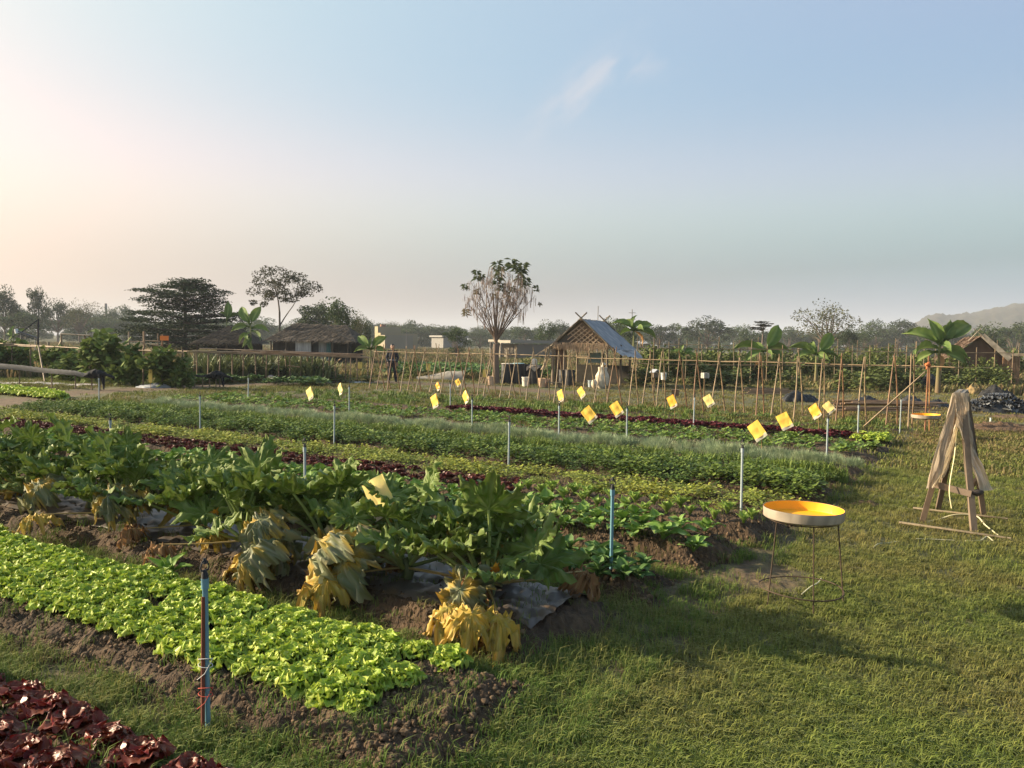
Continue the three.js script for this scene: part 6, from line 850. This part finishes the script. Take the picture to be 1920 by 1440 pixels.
// ------------------------------------------------------------------ bamboo rack with a load of poles
{
  const r = rngOf(821), a = foot(346, 31.5), b = foot(690, 33), BB = [0.42, 0.28, 0.16], t = thing('bamboo_rack', 'long low bamboo rack behind the footpath, left of the bean poles', 'rack', a), L = (p) => p.clone().sub(a), H = (f) => mix(1.16, 1.0, f);
  for (let i = 0; i <= 16; i++) for (const z of [0, -1]) { const f = i / 16; if (z && i % 2) continue; const p = a.clone().lerp(b, f), g = new GB(); g.tube([L(p).add(V((r() - 0.5) * 0.1, -0.06, z)), L(p).add(V(0, H(f) - 0.02, z))], 0.026, 6, vary([0.3, 0.2, 0.12], r, 0.2)); part('post', g.build(), M.bamboo, t); }
  for (const [y, z] of [[0, 0], [0, -1], [-0.5, 0]]) for (let k = 0; k < 3; k++) { const g = new GB(), p = a.clone().lerp(b, k / 3 + (y ? 0.55 - k * 0.18 : 0)), q = a.clone().lerp(b, y ? 0.62 + k * 0.12 : (k + 1) / 3 + 0.01); g.tube([L(p).add(V(0, H(k / 3) + y + 0.02 * k % 0.03, z)), L(q).add(V(0, H((k + 1) / 3) + y, z))], 0.022, 6, vary(BB, r, 0.15)); part('rail', g.build(), M.bamboo, t); }
  const dg = new GB(); dg.tube([L(at(600, 705, 33)), L(at(640, 672, 33))], 0.03, 6, BB); part('prop', dg.build(), M.bamboo, t);
  for (let k = 0; k < 34; k++) { const f0 = r() * 0.72, f1 = Math.min(1.0, f0 + 0.18 + 0.14 * r()), layer = k % 3, p = a.clone().lerp(b, f0), q = a.clone().lerp(b, f1), z = -0.9 + r() * 0.85, g = new GB(); p.add(V(0, H(f0) + 0.045 + layer * 0.045, z)); q.add(V(0, H(f1) + 0.045 + layer * 0.045 + 0.02 * r(), z + (r() - 0.5) * 0.2)); g.tube([p, p.clone().lerp(q, 0.5), q], [0.026, 0.024, 0.02], 6, (f) => vary(mixc([0.66, 0.42, 0.25], [0.55, 0.42, 0.28], (k % 5) / 4), r, 0.12)); single('stacked_pole', g.build(), M.bamboo, `long bamboo pole on the top of the rack, ${ord(k + 1)} of the load`, 'pole', 'poles stacked on the rack'); }
  // single rails over the left vine hedge
  for (const [x0, y0, d0, x1, y1, d1, label] of [[0, 644, 33, 250, 658, 29, 'long bamboo rail over the left vine hedge'], [150, 652, 30, 352, 659, 28, 'bamboo rail across the big vine clump'], [260, 657, 27.6, 345, 661, 27.4, 'short bamboo rail at the right end of the vine hedge'], [-20, 646, 33, 130, 652, 31, 'second bamboo rail at the far left of the hedge']]) { const g = new GB(); g.tube([at(x0, y0, d0), at((x0 + x1) / 2, (y0 + y1) / 2 + 0.5, (d0 + d1) / 2), at(x1, y1, d1)], 0.028, 6, vary([0.44, 0.31, 0.19], r, 0.1)); const o = thing('hedge_rail', label, 'rail', V(0, 0, 0)); part('rail', g.build(), M.bamboo, o); for (const f of [0.08, 0.5, 0.94]) { const p = at(mix(x0, x1, f), mix(y0, y1, f), mix(d0, d1, f)), q = new GB(); q.tube([V(p.x, -0.05, p.z - 0.05), V(p.x + 0.02, p.y + 0.08, p.z - 0.05)], 0.028, 6, vary([0.26, 0.18, 0.11], r, 0.2)); part('post', q.build(), M.bamboo, o); } }
  const pr = new GB(); pr.tube([at(84, 676, 30).setY(-0.05), at(72, 648, 31)], 0.03, 6, [0.36, 0.25, 0.15]); single('slanting_prop', pr.build(), M.bamboo, 'slanting bamboo prop in the gap of the vine hedge', 'pole');
}
// steel boom, open frames, orange sign on the left
{
  const r = rngOf(831), D = 44, k = (a, b) => at(a, b, D), dk = [0.03, 0.035, 0.045];
  const t = thing('steel_boom', 'dark steel boom triangle standing behind the left vines', 'boom', V(0, 0, 0)); for (const [n, a, b, w, c] of [['mast', [71, 690], [72, 598], 0.06, dk], ['stay', [72, 599], [38, 625], 0.045, dk], ['arm', [34, 621], [71, 634], 0.07, [0.1, 0.11, 0.13]], ['arm_rail', [34, 625], [70, 638], 0.04, dk]]) { const g = new GB(), p = k(...a), q = k(...b); if (n === 'mast') p.y = -0.05; g.beam(p, q, w, w, c); part(n, g.build(), M.metal, t); } const g = new GB(), p = k(31, 621); g.tube([p.clone().add(V(-0.03, 0.12, 0)), p.clone().add(V(0.03, -0.12, 0))], [0.09, 0.11], 9, [0.6, 0.62, 0.62]); part('lamp_housing', g.build(), M.plain, t, 'pale cylinder at the tip of the arm'); for (const x of [39, 66]) { const s = new GB(), q = k(x, 640); s.tube([V(q.x, -0.05, q.z), V(q.x, k(x, x === 39 ? 625 : 632).y, q.z)], 0.025, 6, [0.35, 0.32, 0.28]); part('leg', s.build(), M.plain, t); }
  const frame = (name, label, d, list) => { const o = thing(name, label, 'wooden frame', V(0, 0, 0)); for (const [n, x0, y0, x1, y1, w, c = [0.42, 0.3, 0.18]] of list) { const q = new GB(), a = at(x0, y0, d), b = at(x1, y1, d); if (n === 'post') a.y = -0.05; q.tube([a, b], w, 6, vary(c, r, 0.15)); part(n, q.build(), M.bamboo, o); } return o; };
  frame('bamboo_gate', 'open rectangular bamboo frame right of the steel boom', 40, [['post', 115, 660, 115, 626, 0.04], ['post', 159, 660, 159, 628, 0.04, [0.24, 0.15, 0.09]], ['post', 168, 660, 168, 629, 0.035, [0.24, 0.15, 0.09]], ['top_rail', 114, 626, 168, 629, 0.035, [0.52, 0.44, 0.34]], ['brace', 108, 652, 116, 636, 0.03], ['rail', 112, 652, 170, 653, 0.03, [0.4, 0.26, 0.15]]]);
  frame('post_fence', 'pale wooden post frame left of the layered tree trunk', 46, [['post', 242, 665, 242, 622, 0.05, [0.4, 0.34, 0.26]], ['post', 270, 665, 270, 621, 0.06, [0.46, 0.32, 0.19]], ['post', 296, 665, 296, 625, 0.035, [0.3, 0.22, 0.15]], ['rail', 240, 640, 272, 641, 0.04, [0.5, 0.38, 0.25]], ['rail', 270, 638, 300, 640, 0.035, [0.5, 0.38, 0.25]], ['rail', 280, 646, 302, 648, 0.035, [0.5, 0.38, 0.25]], ['post', 304, 665, 304, 627, 0.05, [0.5, 0.28, 0.14]], ['post', 316, 665, 316, 629, 0.035, [0.2, 0.12, 0.08]]]);
  { const p = at(308, 634, 45.6), o = thing('orange_sign', 'small blank orange board on posts under the layered tree', 'sign', V(p.x, 0, p.z)), q = new GB(); q.beam(V(-0.24, p.y, 0), V(0.24, p.y, 0), 0.03, 0.26, [0.8, 0.22, 0.04]); part('board', q.build(), M.plain, o); const s = new GB(); s.tube([V(-0.16, -0.05, -0.05), V(-0.16, p.y + 0.2, -0.05)], 0.03, 6, [0.4, 0.24, 0.13]); part('post', s.build(), M.wood, o); }
  for (const [px, d, H, label] of [[91, 42, 1.35, 'lone grey post between steel boom and bamboo frame'], [185, 46, 1.2, 'lone grey post left of the rail frame'], [205, 46, 1.1, 'lone thin post left of the rail frame']]) { const q = new GB(); q.tube([V(0, -0.05, 0), V(0, H, 0)], 0.05, 6, [0.33, 0.29, 0.23]); const o = single('field_post', q.build(), M.wood, label, 'post'); o.position.copy(foot(px, d)); }
}
// ------------------------------------------------------------------ shade nets, tarps, plastic heap
{
  const r = rngOf(841);
  function heap(name, label, cat, px, py, W, Hh, Dp, c0, c1, mat, rough = 1, seed = 1) {
    const g = new GB(), N = 44, K = 16, p = gp(px, py); g.grid(K, N, (i, j) => { const a = j / N * 6.2832, f = i / K, ca = Math.cos(a), sa = Math.sin(a), R = 1 + 0.18 * n2(ca * 1.4 + seed, sa * 1.4), x = ca * f * W * R, z = sa * f * Dp * R, rid = Math.abs(n2(x * 3.4 + seed, z * 4.5)) * 0.4 + Math.abs(n2(x * 6 + seed * 3, z * 6)) * 0.12 * rough; const y = Hh * Math.max(0, (1 - f ** 2.6)) * (0.75 + 0.4 * n2(x * 1.3, seed)) + (1 - f * 0.8) * rid * Hh * 1.3 * rough + (i === K ? -0.03 : 0); return [x, y, z, mixc(c0, c1, clamp(n2(x * 5 + seed, z * 5 + y * 6) * 0.9 + 0.2)), x, z]; });
    const o = single(name, g.build(), mat, label, cat); o.position.copy(p); return o;
  }
  const B0 = [0.011, 0.012, 0.014], B1 = [0.035, 0.037, 0.04];
  heap('black_tarp', 'heap of black plastic left of the second banana foot', 'tarp', 1500, 752, 0.6, 0.27, 0.4, B0, B1, M.blackplastic, 1, 3);
  heap('black_tarp', 'low black tarp heap under the pole pile', 'tarp', 1628, 757, 0.62, 0.2, 0.4, B0, B1, M.blackplastic, 1, 5);
  heap('black_tarp', 'black and silver tarp heap right of the brace', 'tarp', 1706, 762, 0.5, 0.28, 0.4, B0, [0.09, 0.09, 0.095], M.blackplastic, 1, 7);
  heap('black_tarp', 'flat black tarp beside the tent frame top', 'tarp', 1760, 764, 0.5, 0.2, 0.35, B0, B1, M.blackplastic, 1, 8);
  heap('black_tarp', 'black cone of plastic around the tall banana foot', 'tarp', 1763, 736, 0.85, 0.75, 0.6, B0, B1, M.blackplastic, 0.6, 9).position.z -= 1.5;
  // the big crumpled heap: folded sheets piled over one another
  { const t = thing('plastic_heap', 'big heap of crumpled silver black mulch plastic at the right edge', 'plastic heap', gp(1872, 772)), g = new GB(); g.grid(16, 44, (i, j) => { const a = j / 44 * 6.2832, f = i / 16, x = Math.cos(a) * f * 0.95, z = Math.sin(a) * f * 0.6; return [x, 0.46 * (1 - f ** 2.4) * (0.8 + 0.3 * n2(x * 2, 4)) - 0.02, z, vary(B1, r, 0.3)]; }); part('core', g.build(), M.blackplastic, t);
    for (let s = 0; s < 90; s++) { const a = r() * 6.28, f = Math.sqrt(r()) * 1.02, x0 = Math.cos(a) * f * 0.9, z0 = Math.sin(a) * f * 0.55, y0 = 0.46 * (1 - f ** 2.4), q = new GB(), L = 0.22 + 0.3 * r(), W = 0.1 + 0.12 * r(), yaw = r() * 6.28, dn = -0.4 * f, sd = r() * 40, c = mixc([0.04, 0.042, 0.046], [0.2, 0.21, 0.22], r()); q.grid(9, 7, (i, j) => { const u = (i / 9 - 0.5) * L, v = (j / 7 - 0.5) * W, x = x0 + Math.cos(yaw) * u - Math.sin(yaw) * v, z = z0 + Math.sin(yaw) * u + Math.cos(yaw) * v; return [x, y0 + 0.05 + dn * 0.2 * (i / 9) + 0.055 * n2(u * 9 + sd, v * 12) + 0.03 * n2(u * 24 + sd, v * 24), z, vary(c, r, 0.1)]; }); part('plastic_fold', q.build(), M.blackplastic, t); } }
  heap('net_bundle', 'black net bundle piled behind the big plastic heap', 'net', 1868, 745, 0.62, 0.5, 0.5, B0, [0.03, 0.03, 0.032], M.cloth, 0.5, 15);
  heap('straw_tuft', 'tan dry grass tuft left of the plastic heap', 'dry grass', 1828, 738, 0.4, 0.28, 0.3, [0.26, 0.18, 0.08], [0.36, 0.27, 0.13], M.thatch, 1.4, 17);
  heap('film_patch', 'crumpled white film lying at the foot of the vine hedge', 'plastic film', 288, 726, 0.55, 0.12, 0.3, [0.3, 0.33, 0.37], [0.42, 0.43, 0.44], M.tarp, 1, 19);
  heap('film_patch', 'pale mulch film on the ground under the grey net', 'plastic film', 60, 719, 1.5, 0.05, 0.45, [0.4, 0.37, 0.35], [0.3, 0.27, 0.24], M.tarp, 1, 21);
  heap('film_patch', 'pale mulch film right of the grey net end', 'plastic film', 158, 722, 0.8, 0.05, 0.35, [0.4, 0.37, 0.35], [0.3, 0.27, 0.24], M.tarp, 1, 22);
  heap('film_patch', 'pale film strip in front of the bamboo rack', 'plastic film', 612, 716, 0.7, 0.04, 0.3, [0.34, 0.36, 0.38], [0.26, 0.25, 0.23], M.tarp, 1, 23);
  heap('film_patch', 'pale film strip left of the standing person', 'plastic film', 670, 717, 0.6, 0.04, 0.3, [0.34, 0.36, 0.38], [0.26, 0.25, 0.23], M.tarp, 1, 24);
  // long grey net draped on low stakes, ending in a black bunch
  function netRun(label, pts, hgts, w, c) { const t = thing('shade_net', label, 'shade net', V(0, 0, 0)), crv = new THREE.CatmullRomCurve3(pts), g = new GB(), n = 60; g.grid(n, 10, (i, j) => { const f = i / n, p = crv.getPoint(f), a = (j / 10 - 0.5) * 3.6, ww = w * (1 - 0.25 * f), sag = 0.02 * Math.sin(f * 11) + 0.015 * n2(f * 30, j * 0.4); return [p.x + Math.sin(a) * ww * 0.3, p.y + Math.cos(a) * ww * 0.55 + sag, p.z + Math.sin(a) * ww * 0.5, vary(c, r, 0.12)]; }); part('net', g.build(), M.cloth, t); for (let k = 0; k < 5; k++) { const p = crv.getPoint(k / 4), s = new GB(); s.tube([V(p.x, -0.05, p.z), V(p.x, p.y + 0.02, p.z)], 0.02, 6, [0.3, 0.22, 0.14]); part('stake', s.build(), M.bamboo, t); } return t; }
  netRun('long grey rolled shade net sagging across the left edge', [at(-40, 689, 27), at(60, 694, 26.5), at(130, 702, 26), at(172, 707, 25.8)], 0, 0.26, [0.1, 0.095, 0.09]);
  netRun('thin black rolled net right of the vine hedge', [at(350, 704, 28), at(380, 706, 28), at(405, 706, 28)], 0, 0.12, [0.02, 0.02, 0.022]);
  for (const [px, py, d, label] of [[186, 704, 25.6, 'black bunched net end hanging over a stake, at the grey net'], [411, 706, 28, 'black bunched net hump right of the vine hedge']]) { const g = new GB(), p = at(px, py, d), t = thing('net_bunch', label, 'net', V(p.x, 0, p.z)); g.grid(22, 18, (i, j) => { const a = i / 22, b = j / 18, x = (a - 0.5) * 0.95, th = b * 6.2832, R = 0.13 * Math.sin(Math.min(1, a * 1.25 + 0.06) * 2.9) ** 0.7 * (1 + 0.25 * n2(a * 5, Math.cos(th) + px)); return [x, p.y + 0.06 - 0.42 * (a - 0.45) ** 2 + Math.sin(th) * R, Math.cos(th) * R, vary(B0, r, 0.2)]; }); part('net', g.build(), M.cloth, t); const s = new GB(); s.tube([V(0.02, -0.05, 0), V(0.02, p.y, 0)], 0.02, 6, [0.2, 0.16, 0.12]); part('stake', s.build(), M.bamboo, t); const tail = new GB(); tail.tube([V(0.1, p.y, 0), V(0.14, p.y * 0.5, 0.02), V(0.16, 0.02, 0.03)], [0.07, 0.05, 0.02], 7, B0); part('tail', tail.build(), M.cloth, t); }
  // stacked bamboo poles on the ground right
  for (let k = 0; k < 14; k++) { const x0 = 1545 + r() * 60, x1 = 1700 + r() * 95, y = 738 + (k % 5) * 2.6, d0 = 22.5 - (k % 5) * 0.5, g = new GB(), a = foot(x0, d0), b = foot(x1, d0 + 0.2); a.y = b.y = 0.16 + 0.05 * (k % 4); g.tube([a, a.clone().lerp(b, 0.5).add(V(0, 0.01, 0)), b], [0.024, 0.022, 0.018], 6, (f) => vary([0.4, 0.26, 0.16], r, 0.2)); single('ground_pole', g.build(), M.bamboo, `bamboo pole in the long pile before the tall banana, ${ord(k + 1)} laid`, 'pole', 'poles piled before the tall banana'); }
  for (let k = 0; k < 7; k++) { const g = new GB(), a = foot(1390 + r() * 20, 28.5 + k * 0.25), b = foot(1480 + r() * 14, 28.5 + k * 0.25 + 0.3); a.y = b.y = 0.08 + 0.06 * (k % 3); g.tube([a, b], 0.02, 6, vary([0.36, 0.25, 0.15], r, 0.2)); single('ground_pole', g.build(), M.bamboo, `bamboo pole in the small pile by the middle banana, ${ord(k + 1)} from the front`, 'pole', 'poles piled by the middle banana'); }
  // hoop of sheet right of the person
  { const t = thing('low_tunnel', 'sagging grey sheet over a low hoop right of the person', 'tunnel', foot(830, 36.5)), g = new GB(); g.grid(18, 14, (i, j) => { const f = i / 18, a = j / 14 * Math.PI, R = 0.42 * (0.35 + 0.65 * sstep(0, 0.8, f)); return [-1.15 + 2.1 * f, Math.sin(a) * R * (1 + 0.06 * n2(f * 6, a)) - 0.02, Math.cos(a) * R, vary([0.3, 0.27, 0.22], r, 0.12)]; }); part('sheet', g.build(), M.tarp, t); const h = new GB(), pts = []; for (let k = 0; k <= 12; k++) pts.push(V(0.98, Math.sin(k / 12 * 3.14) * 0.44, Math.cos(k / 12 * 3.14) * 0.44)); h.tube(pts, 0.015, 6, [0.25, 0.24, 0.22]); part('hoop', h.build(), M.plain, t); }
}

renderer.render(scene, camera);
